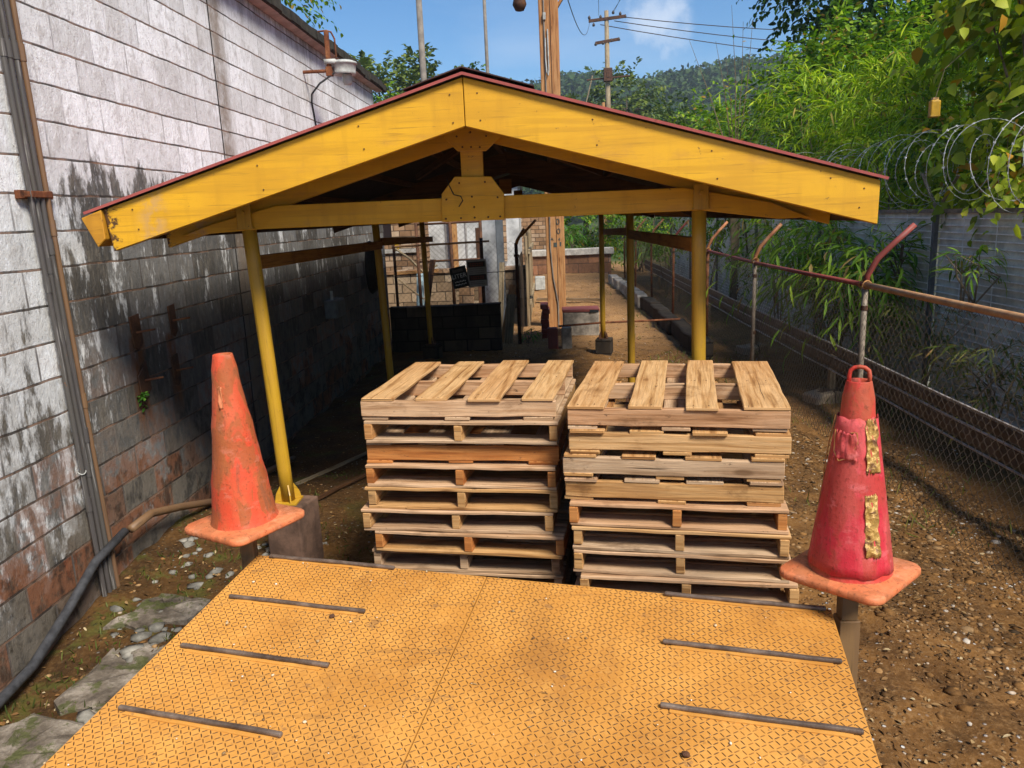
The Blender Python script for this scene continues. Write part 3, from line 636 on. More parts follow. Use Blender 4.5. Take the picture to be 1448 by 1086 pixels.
m = MB(); m.prism([(-2.752, 4.295), (-2.645, 4.325), (-2.645, 4.35), (-2.752, 4.325)], 'y', -5, 13.55)
m.v = [tuple(Vector(v)+bo) for v in m.v]; m.build('soffit', M['soffit'], bld)
m = MB(); rng = random.Random(3); N = 60
for k in range(N):
    ya = -5+18.75*k/N; yb = ya+18.75/N*.985; e = rng.uniform(-.02, .02)
    m.prism([(-2.65+e*.4, 4.315), (-2.62+e*.6, 4.33+e), (-2.625+e*.6, 4.43+e), (-2.72, 4.49+e), (-5.8, 5.15), (-5.8, 5.05), (-2.68, 4.36)], 'y', ya, yb)
m.v = [tuple(Vector(v)+bo) for v in m.v]; m.build('roof_edge', M['moss'], bld)
m = MB(); m.prism([(-5.8, 5.05), (-5.8, 5.15), (-9.1, 4.5), (-9.1, 4.4)], 'y', -5, 13.7); m.v = [tuple(Vector(v)+bo) for v in m.v]; m.build('roof', M['moss'], bld)
# conduits
t = thing('conduit_bundle', 'bundle of four grey and brown conduits clamped upright on the dirty block wall', 'pipes', (-2.72, 4.245, 0))
for k, (dy, mm, r) in enumerate(((-.068, 'conduit', .0145), (-.026, 'conduit', .013), (.016, 'conduit', .014), (.057, 'conduit2', .014))):
    m = MB(); dx = .004*k; m.tube([(dx, dy-.028*z+.012*math.sin(z*1.3+k)*.5, z) for z in np.linspace(-.03+.015*k, 4.1, 14)], r, 20)
    for z in (.62+.2*k, 1.9+.1*k, 3.1): m.tube([(dx, dy-.028*z+.012*math.sin(z*1.3+k)*.5, z), (dx, dy-.028*z+.012*math.sin(z*1.3+k)*.5, z+.085)], r+.0035, 14)
    m.build('pipe', M[mm], t, False)
m = MB(); m.box((-.022, -.068, 2.42), (.03, .28, .045)); m.box((.027, -.073, 2.42), (.006, .18, .035)); m.box((.0, .022, 2.42), (.045, .012, .03)); m.box((.0, -.168, 2.42), (.045, .012, .03)); m.build('clamp_bracket', M['rust'], t, bevel=.003)
m = MB(); m.tube([(.02*math.cos(a)+.0, -.09+.023*math.sin(a), .86+.006*math.sin(a*2)) for a in np.linspace(0, 6.28, 14)], .003, 5); m.build('wire_tie', M['lampw'], t)
# hose along the wall foot
m = MB(); m.tube([(-2.62, 2.6, .06), (-2.66, 3.1, .05), (-2.69, 3.45, .06), (-2.695, 3.8, .19), (-2.695, 4.1, .33), (-2.67, 4.4, .395)], .026, 12)
tag(m.build('black_hose', M['blackhose'], None, True), 'thick black hose rising along the wall foot behind the conduits', 'hose')
m = MB(); m.tube([(-2.64, 4.42, .40), (-2.66, 4.7, .39), (-2.67, 5.1, .28), (-2.66, 5.6, .13), (-2.6, 6.2, .09), (-2.45, 6.9, .06)], .027, 10)
tag(m.build('brown_hose', M['conduit2'], None, True), 'brown pipe sagging along the wall foot behind the left cone', 'pipe')
# rusty wall brackets
for i, (y, z, lab) in enumerate(((5.0, 1.55, 'rusty iron plate with a peg, upper of the two nearer the conduits'), (5.52, 1.56, 'rusty iron plate with a peg, upper of the two nearer the yellow post'), (5.02, 1.22, 'bent rusty iron plate with a green sprig growing at its foot'), (5.47, 1.20, 'rusty iron plate with a peg, lower one nearer the yellow post'))):
    t = thing('wall_bracket', lab, 'bracket', (-2.755, y, z), 0, 'rusty plates on the block wall')
    m = MB(); w = (.062, .05, .075, .052)[i]
    m.prism([(-w, .11), (w, .12), (w*1.1, -.08), (.01, -.12), (-w*.8, -.10)] if i != 2 else [(-w, .04), (w*.6, .13), (w, -.07), (-.01, -.13), (-w*.9, -.08)], 'x', .004, .014)
    m.build('plate', M['rustdark'], t, bevel=.002)
    m = MB(); m.tube([(.01, .0, .0), (.13, .025, .015)], .007, 6); m.build('peg', M['rust'], t)
O = np.array([[-2.75, 4.93, 1.13]]*7); D = RS.randn(7, 3)*.6+np.array([.8, 0, .5]); t = thing('wall_sprig', 'tiny green sprig rooted in the block wall below a rusty plate', 'plant', (-2.75, 4.93, 1.13))
Bp, LD, UP = sprays(O*0, D, .07, 5); leaves('foliage', Bp, LD, UP, .035, .018, M['lf_fern'], t)
# wall lamp under the eaves
t = thing('wall_lamp', 'old white street lamp on a rusty bracket under the building eaves', 'lamp', (-2.45, 9.45, 3.98))
m = MB(); m.box((0, 0, .17), (.05, .045, .42)); m.box((.0, 0, -.06), (.07, .07, .1)); m.tube([(-.1, .01, .38), (0, .01, .385), (.05, .02, .37), (.08, .04, .3), (.08, .05, .1)], .011, 8); m.tube([(-.31, 0, -.05), (0, 0, -.05)], .02, 8); m.build('bracket', M['rust'], t, bevel=.003)
m = MB(); m.lathe([(.001, .075), (.10, .07), (.15, .05), (.155, .03), (.14, .025), (.13, -.06), (.135, -.085), (.12, -.085), (.0, -.05)], 22, (.15, .1, .0)); m.box((.02, .02, .045), (.13, .13, .05)); m.build('lamp_shade', M['lampw'], t, True)
m = MB(); m.lathe([(.055, -.06), (.058, -.13), (.045, -.17), (.001, -.178)], 16, (.17, .13, -.02)); m.build('lamp_glass', M['glass'], t, True)
m = MB(); m.tube([(.05, 0, -.08), (-.1, -.1, -.2), (-.26, .1, -.28), (-.296, .2, -.36), (-.296, .35, -.8), (-.296, .4, -1.3)], .011, 6); m.build('cable', M['black'], t)
# ------------------------------------------------------------------ open shed
shed = thing('open_shed', 'open timber shed with yellow barge boards, yellow posts and a red gable roof', 'shed', (-.4, 4.73, 0))
so_ = Vector((.4, -4.73, 0))
def P_(p): return tuple(Vector(p)+so_)
def shp(poly, ya, yb, name, mat, parent=shed, bevel=.003):
    m = MB(); m.prism([(p[0]+.4, p[1]) for p in poly], 'y', ya-4.73, yb-4.73); return m.build(name, mat, parent, bevel=bevel)
RX = -.40; XL, XR = -2.356, 1.70
def rz_(x, top=2.896):  # top line of the barge board
    return top-(RX-x)*(top-2.324)/(RX-XL) if x < RX else top-(x-RX)*(top-2.298)/(XR-RX)
def band(x0, x1, up, lo): return [(x0, rz_(x0)-up), (x1, rz_(x1)-up), (x1, rz_(x1)-lo), (x0, rz_(x0)-lo)]
YB = 4.17
shp([(XL-.006, 2.324), (RX-.002, 2.896), (RX-.002, 2.658), (XL+.022, 2.106)], YB-.02, YB+.025, 'barge_board', M['yellow'])
shp([(RX+.002, 2.896), (XR, 2.298), (XR-.004, 2.079), (RX+.002, 2.658)], YB-.022, YB+.023, 'barge_board', M['yellow'])
for nx_, dz_ in ((-2.2, .05), (-2.18, .16), (-1.5, .06), (-1.48, .19), (-.95, .05), (-.93, .17), (-.47, .06), (-.46, .2), (-.33, .06), (-.32, .19), (.25, .05), (.27, .17), (.85, .06), (.88, .19), (1.45, .05), (1.6, .16), (1.62, .06)):
    m = MB(); m.lathe([(.001, -.0015), (.004, -.001), (.0045, .001)], 7); m.v = [(nx_+.4+a[0], YB-.0235-4.73+a[2], rz_(nx_)-dz_+a[1]) for a in m.v]; m.build('nail', M['rustdark'], shed)
# roof sheets with shallow corrugations
YE = 12.9
def roof_sheet(xa, xb):
    m = MB(); n = int(abs(YE-YB)/.095); V = []; F = []
    for j, (x, z) in enumerate(((xa, rz_(xa)+.022), (xb, rz_(xb)+.022))):
        for i in range(n+1):
            V.append(P_((x, YB-.05+(YE-YB+.1)*i/n, z+(.012 if i % 2 else 0))))
    for i in range(n): F.append([i, i+1, n+2+i, n+1+i])
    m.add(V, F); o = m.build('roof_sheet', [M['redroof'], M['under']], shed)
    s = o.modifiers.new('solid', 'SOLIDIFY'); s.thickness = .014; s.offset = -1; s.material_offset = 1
    return o
roof_sheet(XL-.10, RX-.001); roof_sheet(RX+.001, XR+.03)
m = MB(); m.prism([(RX-.30+.4, rz_(RX-.30)+.036), (RX+.4, 2.936), (RX+.36+.4, rz_(RX+.36)+.036), (RX+.36+.4, rz_(RX+.36)+.041), (RX+.4, 2.943), (RX-.30+.4, rz_(RX-.30)+.041)], 'y', YB-.058-4.73, YE+.06-4.73); m.build('ridge_cap', M['ridge'], shed)
# eaves boards; the left one is rusted at its end
m = MB(); m.prism([(-2.475+.4, 2.285), (-2.36+.4, 2.325), (-2.36+.4, 2.17), (-2.405+.4, 2.13)], 'y', YB-.045-4.73, YB+.10-4.73); m.build('eaves_end', M['yellowrust'], shed, bevel=.004)
m = MB(); m.beam(P_((-2.38, YB+.03, 2.225)), P_((-2.38, YE, 2.225)), .03, .14); m.build('eaves_board', M['darkwood'], shed)
m = MB(); m.beam(P_((XR-.02, YB+.03, 2.17)), P_((XR-.02, YE, 2.17)), .03, .15); m.build('eaves_board', M['darkwood'], shed)
# trusses
def truss(y, front):
    mt = M['yellow'] if front else M['oilwood']
    k = .055
    # rafters
    shp([(XL+.03, rz_(XL+.03)-.03), (RX, rz_(RX)-.03), (RX, 2.648), (XL+.05, 2.10)], y-.02, y+.02, 'rafter', mt if front else M['darkwood'])
    shp([(RX, rz_(RX)-.03), (XR-.03, rz_(XR-.03)-.03), (XR-.05, 2.075), (RX, 2.648)], y-.02, y+.02, 'rafter', mt if front else M['darkwood'])
    # tie beam in front of the rafters, cut to their slope at both ends
    shp([(-2.20, 2.165), (-2.02, 2.225), (-1.60, 2.32), (.80, 2.318), (1.30, 2.215), (1.52, 2.12), (1.35, 2.118), (.9, 2.185), (-1.7, 2.187)], y-.062, y-.024, 'tie_beam', mt)
    shp([(-.487, 2.43), (-.357, 2.43), (-.357, 2.58), (-.487, 2.58)], y-.06, y-.024, 'king_post', mt)
    if front:
        shp([(-.616, 2.183), (-.607, 2.343), (-.525, 2.438), (-.312, 2.430), (-.241, 2.328), (-.247, 2.181)], y-.082, y-.064, 'gusset', mt)
        shp([(-.575, 2.655), (-.55, 2.74), (-.27, 2.735), (-.245, 2.65), (-.335, 2.572), (-.50, 2.578)], y-.082, y-.064, 'gusset', mt)
        for gx_, gz_ in ((-.59, 2.2), (-.5, 2.2), (-.42, 2.2), (-.34, 2.2), (-.27, 2.2), (-.58, 2.31), (-.43, 2.32), (-.28, 2.31), (-.5, 2.4), (-.35, 2.4), (-.42, 2.26), (-.47, 2.6), (-.42, 2.598), (-.37, 2.595), (-.5, 2.66), (-.42, 2.68), (-.33, 2.655)):
            m = MB(); m.lathe([(.001, 0), (.006, 0), (.006, .004), (.001, .006)], 6); nn = 0
            for q in range(nn, len(m.v)):
                a = m.v[q]; m.v[q] = (gx_+.4+a[0], y-.082-4.73-a[2], gz_+a[1])
            m.build('bolt', M['rustdark'], shed)
        m = MB(); m.tube([P_((-.57+dx, y-.086, z)) for dx, z in ((.0, 2.43), (.01, 2.39), (.035, 2.335), (.075, 2.325), (.085, 2.30), (.06, 2.265))], .003, 5); m.build('wire_scrap', M['black'], shed)
truss(4.73, True); truss(8.5, False); truss(12.3, False)
for x in (-2.0, -1.45, -.9, -.45, .05, .65, 1.25):
    m = MB(); z = rz_(x)-.015; m.beam(P_((x, YB+.03, z)), P_((x, YE-.05, z)), .045, .05); m.build('purlin', M['darkwood'], shed)
for (xa, xb, ya) in ((-.42, -1.15, 5.6), (-.30, .5, 5.6), (.5, 1.1, 5.2)):
    m = MB(); m.beam(P_((xa, ya, rz_(xa)-.12)), P_((xb, ya+1.6, rz_(xb)-.10)), .03, .05); m.build('brace', M['darkwood'], shed)
# posts: (top x, base x, y, base z)
for xt, xb, y, zb, fr in ((-1.795, -1.735, 4.73, .46, 1), (.895, .905, 4.73, .3, 1), (-1.845, -1.80, 8.5, .2, 0), (.885, .885, 8.5, .1, 0), (-1.94, -1.92, 12.3, .25, 0), (.84, .84, 12.3, .25, 0)):
    yy = y-.02
    m = MB(); r = .043 if fr else .040; m.tube([P_((xb+(xt-xb)*q, yy, zb+(2.2-zb)*q)) for q in np.linspace(0, 1, 9)], r, 16)
    post = m.build('post', M['yellowpost'], shed, True)
    m = MB()
    m.box(P_((xt, yy-.062 if fr else yy, 2.262)), (.085, .012 if fr else .02, .145)); m.tube([P_((xt, yy-.068, 2.285)), P_((xt, yy-.082, 2.285))], .014, 8)
    m.box(P_((xt, yy-.03, 2.195)), (.1, .075, .012)); m.build('head_plate', M['yellowpost'], post, bevel=.002)
    m = MB()
    m.box(P_((xb, yy, zb-.008)), (.15, .15, .012))
    for a in range(4):
        ca, sa = math.cos(a*math.pi/2+.5), math.sin(a*math.pi/2+.5)
        pp = [(xb+ca*.04, yy+sa*.04, zb), (xb+ca*.085, yy+sa*.085, zb), (xb+ca*.075, yy+sa*.075, zb+.05), (xb+ca*.04, yy+sa*.04, zb+.11)]
        ox, oy = -sa*.004, ca*.004
        m.add([P_((p[0]+ox, p[1]+oy, p[2])) for p in pp]+[P_((p[0]-ox, p[1]-oy, p[2])) for p in pp], [[0, 1, 2, 3], [7, 6, 5, 4], [0, 4, 5, 1], [1, 5, 6, 2], [2, 6, 7, 3], [3, 7, 4, 0]])
    m.build('base_plate', M['yellowpost'] if fr else M['rustdark'], post)
    m = MB(); m.box(P_((xb+.02, yy+.02, (zb-.016)/2-.1)), (.25, .25, zb-.016+.2), Matrix.Rotation(R_(-14), 3, 'Z'), wob=.008); m.build('footing', M['brownfoot'] if fr else M['darkblock'], post, bevel=.012, bseg=2)
for x in (-1.80, .885):
    for ya, yb in ((4.8, 8.45), (8.55, 12.25)):
        m = MB(); m.beam(P_((x, ya, 1.985)), P_((x, yb, 1.955 if yb < 9 else 1.90)), .045, .085); m.build('side_rail', M['oilwood'], shed, bevel=.004)
        
# ------------------------------------------------------------------ pallets
def pallet(name, label, c, yaw, z, w, d, style, tone, nb, group, widths=None, H=.116):
    t = thing(name, label, 'pallet', (c[0], c[1], z), R_(yaw), group); tb = .018; sh = H-2*tb
    rr = random.Random(int(c[0]*1000+z*977)); sm, dm, bm = tone
    def bd(name_, cc, size, mat):
        m = MB(); k_ = rr.uniform(-.006, .010); i_ = size.index(max(size)); size = tuple(v+(k_ if q == i_ else 0) for q, v in enumerate(size)); m.box(cc, size, Matrix.Rotation(rr.uniform(-.010, .010), 3, 'Z') @ Matrix.Rotation(rr.uniform(-.006, .006), 3, 'X'), seg=7, wob=.0026); m.build(name_, M[mat], t, bevel=.003)
    if style == 1:   # stringers run across the front, boards run away from the viewer
        for y in (-d/2+.02, 0, d/2-.02): bd('stringer', (rr.uniform(-.004, .004), y, tb+sh/2), (w, .04, sh), sm)
        ws = widths or [rr.uniform(.13, .17) for _ in range(nb)]
        gap = (w-sum(ws))/(len(ws)-1); x = -w/2
        for wd in ws:
            bd('deck_board', (x+wd/2, rr.uniform(-.006, .006), H-tb/2), (wd, d+rr.uniform(-.004, .02), tb-.001), dm); x += wd+gap
        for x, wd in ((-w/2+.07, .14), (0, .13), (w/2-.08, .15)): bd('bottom_board', (x, rr.uniform(-.006, .006), tb/2), (wd, d, tb-.001), bm)
    else:
        for x in (-w/2+.021, rr.uniform(-.01, .01), w/2-.021): bd('stringer', (x, rr.uniform(-.004, .004), tb+sh/2), (.042, d, sh), sm)
        ws = [rr.uniform(.12, .15) for _ in range(nb)]; gap = (d-sum(ws))/(len(ws)-1); y = -d/2
        for wd in ws:
            bd('deck_board', (rr.uniform(-.006, .006), y+wd/2, H-tb/2), (w+rr.uniform(-.004, .012), wd, tb-.001), dm); y += wd+gap
        for y, wd in ((-d/2+.065, .13), (0, .12), (d/2-.065, .13)): bd('bottom_board', (rr.uniform(-.006, .006), y, tb/2), (w+rr.uniform(-.006, .006), wd, tb-.001), bm)
    return t
GR, GL = 'pallets of the right stack', 'pallets of the left stack'
# right stack, from the top: (style, tone, dx, dy, dyaw, label)
right = [(1, ('pal_b', 'pal_a', 'pal_c'), 0, 0, 0, 'topmost pallet of the right stack, four clean deck boards above a pinkish front stringer'),
    (1, ('pal_a', 'pal_e', 'pal_e'), .005, -.004, .3, 'second pallet from the top of the right stack with a stained tan front stringer'),
    (1, ('pal_c', 'pal_e', 'pal_e'), -.02, -.012, -.3, 'third pallet from the top of the right stack with a pinkish grey knotty stringer'),
    (1, ('pal_e', 'pal_c', 'pal_e'), -.022, -.01, .2, 'fourth pallet from the top of the right stack with an ochre front stringer'),
    (2, ('pal_d', 'pal_b', 'pal_b'), -.002, -.03, .6, 'fifth pallet down the right stack, uppermost one showing its stringer ends'),
    (2, ('pal_e', 'pal_a', 'pal_c'), .008, -.035, .2, 'sixth pallet down the right stack with pale board edges and open front'),
    (2, ('pal_e', 'pal_b', 'pal_c'), .012, -.04, .5, 'seventh pallet down the right stack, its right end behind the red cone base'),
    (2, ('pal_e', 'pal_b', 'pal_c'), .04, -.06, 1.2, 'eighth pallet down the right stack, low behind the ramp lip and jutting right')]
left = [(1, ('pal_b', 'pal_a', 'pal_c'), 0, 0, 0, 'topmost pallet of the left stack, four tan deck boards above a pale front stringer'),
    (2, ('pal_e', 'pal_c', 'pal_c'), .012, -.006, -.5, 'second pallet from the top of the left stack, open front with three stringer ends'),
    (1, ('pal_d', 'pal_c', 'pal_d'), .004, .012, .3, 'third pallet from the top of the left stack with an orange brown front stringer'),
    (2, ('pal_d', 'pal_b', 'pal_b'), .006, -.012, -.3, 'fourth pallet down the left stack, directly below the orange brown stringer'),
    (2, ('pal_e', 'pal_e', 'pal_e'), .0, -.018, .2, 'fifth pallet down the left stack with shadowed tan boards and open front'),
    (2, ('pal_e', 'pal_b', 'pal_c'), -.028, -.03, .7, 'sixth pallet down the left stack, shifted a little to the left'),
    (2, ('pal_d', 'pal_b', 'pal_e'), .045, -.045, -1.5, 'seventh pallet down the left stack, low behind the ramp and shifted right')]
def stack(spec, c, yaw, w, d, top, wid, grp, tilt):
    z = top-.116; n = len(spec)
    for i, (st, tn, dx, dy, da, lab) in enumerate(spec):
        a = R_(yaw); cx = c[0]+dx*math.cos(a)-dy*math.sin(a); cy = c[1]+dx*math.sin(a)+dy*math.cos(a)
        t = pallet('pallet', lab, (cx, cy), yaw+da, z-.1172*i, w if st == 1 else w-.005, d if st == 1 else d+.03, st, tn, 4 if st == 1 else 6, grp, wid if i == 0 else None)
        t.rotation_euler[1] = tilt
        if i == 0:
            xs_ = -w/2
            for wd in wid:
                gp = (w-sum(wid))/3
                for yy in (-d/2+.02, 0, d/2-.02):
                    for q in (.25, .72):
                        m = MB(); m.lathe([(.0035, 0), (.0032, .0012), (.0005, .0014)], 7, (xs_+wd*q+random.uniform(-.008, .008), yy+random.uniform(-.008, .008), .116)); m.build('nail', M['rustdark'], t)
                xs_ += wd+gp
    k = 0
    while z-.1172*n > gz(*c)-.03:   # the ones hidden behind the ramp that carry the stack
        pallet('pallet', ['grey pallet under the right stack hidden behind the ramp lip', 'grey pallet under the left stack hidden behind the ramp lip'][grp == GL], (c[0]+.01*k, c[1]-.02), yaw, z-.1172*n, w, d, 2, ('pal_c', 'pal_c', 'pal_c'), 6, 'buried pallets of the '+('left' if grp == GL else 'right')+' stack'); n += 1; k += 1
stack(right, (.658, 4.02), -10, 1.0, 1.12, 1.32, [.175, .155, .145, .20], GR, 0)
stack(left, (-.424, 4.27), -7, 1.0, 1.0, 1.32, [.17, .165, .165, .16], GL, 0)

# ------------------------------------------------------------------ ramp
ramp = thing('loading_ramp', 'ochre painted steel loading ramp with diamond tread plates and bar cleats', 'ramp', (-1.333, 3.171, 0))
A0 = Vector((0, 0, .77)); E1 = Vector((2.308, -.571, 0)); az = R_(9.6); SLP = .08
E2 = Vector((-math.sin(az), -math.cos(az), -SLP)); NR = E1.cross(E2).normalized(); NR = NR if NR.z > 0 else -NR
def rp(u, v, h=0.0): return A0+E1*u+E2*v+NR*h
def plate(u0, u1, name):
    m = MB(); V = [rp(u, v, h) for h in (0, -.008) for u, v in ((u0, 0), (u1, 0), (u1, 6.2), (u0, 6.2))]
    m.add(V, [[0, 1, 2, 3], [7, 6, 5, 4], [0, 4, 5, 1], [1, 5, 6, 2], [2, 6, 7, 3], [3, 7, 4, 0]])
    # raised tread bars in alternating directions
    Lx = E1.length; cell = .0190; nu = round((u1-u0)*Lx/cell); cw = (u1-u0)*Lx/nu; nv = int(2.3/cell)
    e1 = E1.normalized(); e2 = E2.normalized()
    for j in range(nv):
        for i in range(nu):
            c = rp(u0+(i+.5)*cw/Lx+.0008*random.uniform(-1, 1), (j+.55)*cell)
            a = R_(52 if (i+j) % 2 else -38); t_ = e1*math.cos(a)+e2*math.sin(a); s_ = e1*-math.sin(a)+e2*math.cos(a)
            l, w, h = .0104, .0019, .0017
            V = [c-t_*l, c-t_*l*.55-s_*w, c+t_*l*.55-s_*w, c+t_*l, c+t_*l*.55+s_*w, c-t_*l*.55+s_*w, c-t_*l*.5+NR*h, c+t_*l*.5+NR*h]
            m.add([v+NR*.0002 for v in V], [[0, 1, 6], [1, 2, 7, 6], [2, 3, 7], [3, 4, 7], [4, 5, 6, 7], [5, 0, 6]], None, 1)
    m.build(name, [M['ramp'], M['dash']], ramp)
plate(0.0, .4515, 'tread_plate'); plate(.4535, 1.0, 'tread_plate')
def cleat(u0, v0, u1, v1):
    m = MB(); m.beam(rp(u0, v0, .010), rp(u1, v1, .010), .017, .014, seg=6, wob=.0012, up=NR); o = m.build('cleat', M['steel'], ramp, bevel=.005, bseg=2)
    m = MB(); m.beam(rp(u0+.012, v0+.013, .0015), rp(u1-.012, v1+.013, .0015), .016, .0035, seg=10, wob=.0015, up=NR); m.build('weld_strip', M['ramp'], o)
for v in (.0, .335, .66, .99, 1.33, 1.67): cleat(.028, v+.012 if v == 0 else v, .282, v+.012 if v == 0 else v)
for v in (.0, .314, .633, .96, 1.3): cleat(.752, v+.014 if v == 0 else v, .992, v+.014 if v == 0 else v)
m = MB()
m.beam(rp(0, .02, -.07), rp(1, .02, -.07), .05, .12); m.beam(rp(.012, .05, -.075), rp(.012, 6.15, -.075), .05, .13); m.beam(rp(.988, .05, -.075), rp(.988, 6.15, -.075), .05, .13); m.beam(rp(.4525, .05, -.06), rp(.4525, 6.1, -.06), .05, .1)
for v in (1.2, 2.6, 4.2): m.beam(rp(.03, v, -.07), rp(.97, v, -.07), .05, .09)
m.build('frame', M['brownpost'], ramp)
for u, v in ((.03, .25), (.97, .25), (.03, 4.6), (.97, 4.6)):
    q = rp(u, v, -.13); m = MB(); m.beam((q.x, q.y, q.z), (q.x, q.y, -.05), .07, .07); m.box((q.x, q.y, .01), (.18, .18, .015)); m.build('leg', M['brownpost'], ramp, bevel=.003)
CL = Vector((-1.375, 3.18, 0)); CR = Vector((1.06, 2.67, 0)); ro = Vector((-1.333, 3.171, 0))
for c in (CL, CR):
    q = c-ro; m = MB(); m.beam((q.x, q.y, .30), (q.x, q.y, .70), .075, .07); m.beam((q.x, q.y, .70), (q.x, q.y, 1.25), .06, .055); m.beam((q.x, q.y, .56), (q.x+(.09 if c is CL else -.09), q.y-.01, .56), .04, .06); m.build('cone_post', M['brownpost'], ramp, bevel=.003)
# ------------------------------------------------------------------ cones
def cone(label, c, z, h, yaw, mats, handle, tilt=0, s=.19):
    t = thing('traffic_cone', label, 'traffic cone', (c.x, c.y, z), yaw, 'cones on the ramp posts'); t.rotation_euler[1] = tilt
    n = 8; m = MB(); V = []; rad = .05
    out = []
    for cx, cy, a0 in ((s-rad, s-rad, 0), (-(s-rad), s-rad, 90), (-(s-rad), -(s-rad), 180), (s-rad, -(s-rad), 270)):
        for k in range(n+1): a = R_(a0+90*k/n); out.append((cx+rad*math.cos(a), cy+rad*math.sin(a)))
    N = len(out)
    rings = [(.985, .0), (1.0, .006), (1.0, .022), (.97, .028)]
    for k, zz in rings: V += [(x*k, y*k, zz+.004*math.sin(x*19+y*11)) for x, y in out]
    cr = [(.142*math.cos(math.atan2(y, x)), .142*math.sin(math.atan2(y, x)), .032) for x, y in out]; V += cr
    F = [[j*N+i, j*N+(i+1) % N, (j+1)*N+(i+1) % N, (j+1)*N+i] for j in range(4) for i in range(N)]+[list(range(N))[::-1]]
    m.add(V, F); m.build('base', M['conebase'], t, True)
    m = MB(); r0, r1 = .138, .041; pr = [(r0+.006, .030), (r0, .045)]
    for k in range(1, 13):
        q = k/12; pr.append((r0+(r1-r0)*q+(.004 if k % 4 == 3 else 0), .045+(h-.045)*q))
    pr += [(r1-.002, h+.004), (r1-.009, h), (r1-.012, h-.05)]
    m.lathe(pr, 32)
    rr = random.Random(5)
    m.v = [(x+rr.uniform(-.0015, .0015), y+rr.uniform(-.0015, .0015), zz) for x, y, zz in m.v]
    body = m.build('body', M[mats[0]], t, True)
    def rad_(zz): return r0+(r1-r0)*(zz-.045)/(h-.045)
    def patch(name, a0, a1, z0, z1, mat, lift=.003, ragged=.006, par=body, wav=0.0):
        m = MB(); A = 16; Z = 16; V = []; ph = a0*7+z0*31
        def rg(q): return ragged*(math.sin(q*5+ph)+.6*math.sin(q*11+ph*2)+.35*math.sin(q*23))
        for j in range(Z+1):
            for i in range(A+1):
                s_ = 1 if j == Z else (-1 if j == 0 else 0); r_ = 1 if i == A else (-1 if i == 0 else 0)
                zz = z0+(z1-z0)*j/Z+rg(6*i/A)*abs(s_); aa = a0+(a1-a0)*i/A+rg(5*j/Z)*abs(r_)*4
                cr = wav*(math.sin(zz*90+aa*8+ph)+math.sin(zz*41-aa*17)+math.sin(aa*30+zz*60))*.5
                r = rad_(zz)+lift+max(-lift*.4, cr)
                V.append((r*math.cos(aa), r*math.sin(aa), zz))
        F = [[j*(A+1)+i, j*(A+1)+i+1, (j+1)*(A+1)+i+1, (j+1)*(A+1)+i] for j in range(Z) for i in range(A)]
        m.add(V, F); o = m.build(name, M[mat], par, True); q = o.modifiers.new('solid', 'SOLIDIFY'); q.thickness = .002; return o
    return t, body, patch, rad_
VW = lambda c, yaw: math.atan2(-c.y, -c.x)-yaw   # direction from the cone to the viewer, in the cone's own frame
y1_ = R_(60)
t, body, patch, rd = cone('faded orange traffic cone with brown scuffs, open top, on the left ramp post', CL, .915, .765, y1_, ('coneL',), False, R_(-1.0), .195)
va = VW(CL, y1_)
patch('tape_scrap', va-.62, va-.36, .55, .64, 'conebase', .004, .004, body, .003)
y2_ = R_(44)
t, body, patch, rd = cone('crimson traffic cone with peeling gold tape and a loop handle, on the right ramp post', CR, .872, .72, y2_, ('coneRtop',), True)
va = VW(CR, y2_)
patch('sleeve', va-2.0, va+2.2, .05, .60, 'coneR', .0075, .004)
patch('tape_strip', va+.36, va+.78, .125, .34, 'tape', .011, .0035, body, .0035)
patch('tape_strip', va+.42, va+1.02, .415, .60, 'tape', .011, .005, body, .004)
patch('torn_sleeve_flap', va-.95, va+.05, .46, .55, 'coneR', .013, .006, body, .003)
m = MB()
for L in ([(va-.98, .555), (va-.9, .48), (va-.6, .452), (va-.2, .468), (va+.06, .52), (va+.02, .556), (va-.25, .552)], [(va-1.35, .60), (va-1.42, .5), (va-1.40, .42), (va-1.5, .36), (va-1.46, .27)], [(va-1.42, .40), (va-1.55, .375)]):
    m.tube([((rd(zz)+.012+.004*math.sin(zz*70+a*5))*math.cos(a), (rd(zz)+.012+.004*math.sin(zz*70+a*5))*math.sin(a), zz) for a, zz in L], .0024, 5)
m.build('torn_edge', M['bamboo'], body)
px_, py_ = math.cos(va+math.pi/2), math.sin(va+math.pi/2)
m = MB(); m.tube([(px_*k*.034, py_*k*.034, .72+zz) for k, zz in ((-.95, -.012), (-.95, .02), (-.85, .038), (-.5, .048), (0, .051), (.5, .048), (.85, .038), (.95, .02), (.95, -.012))], .0072, 8); m.build('handle', M['coneRtop'], body, True)
# bits lying on the ramp
def bit(name, label, cat, u, v, size, mat, flat=.7):
    m = MB(); rr = random.Random(int(u*999)); q = rp(u, v, size*flat*.8)+ro
    V = [tuple(Vector((a[0]*size*rr.uniform(.8, 1.25), a[1]*size*rr.uniform(.7, 1.2), a[2]*size*flat))+q) for a in ICO_V]
    m.add(V, [list(f) for f in ICO_F]); tag(m.build(name, M[mat], None, False, .002), label, cat)
bit('pebble', 'dark round pebble on the left tread plate beside the second cleat', 'pebble', .232, .383, .012, 'rustdark'); bit('pebble', 'dark angular pebble on the right tread plate near the bottom of the photo', 'pebble', .784, .818, .014, 'rustdark'); bit('stone_chip', 'small white chip lying on a right-hand cleat of the ramp', 'stone chip', .899, .300, .013, 'concrete2', .5)
n = 420; V = []; F = []
for i in range(n):
    q = rp(RS.rand(), RS.rand()*1.5, .0045)+ro; V.append(tuple(q))
P = np.array(V); stones('grit', P, .0012+.0052*RS.rand(n)**4, M['grit'], .6)
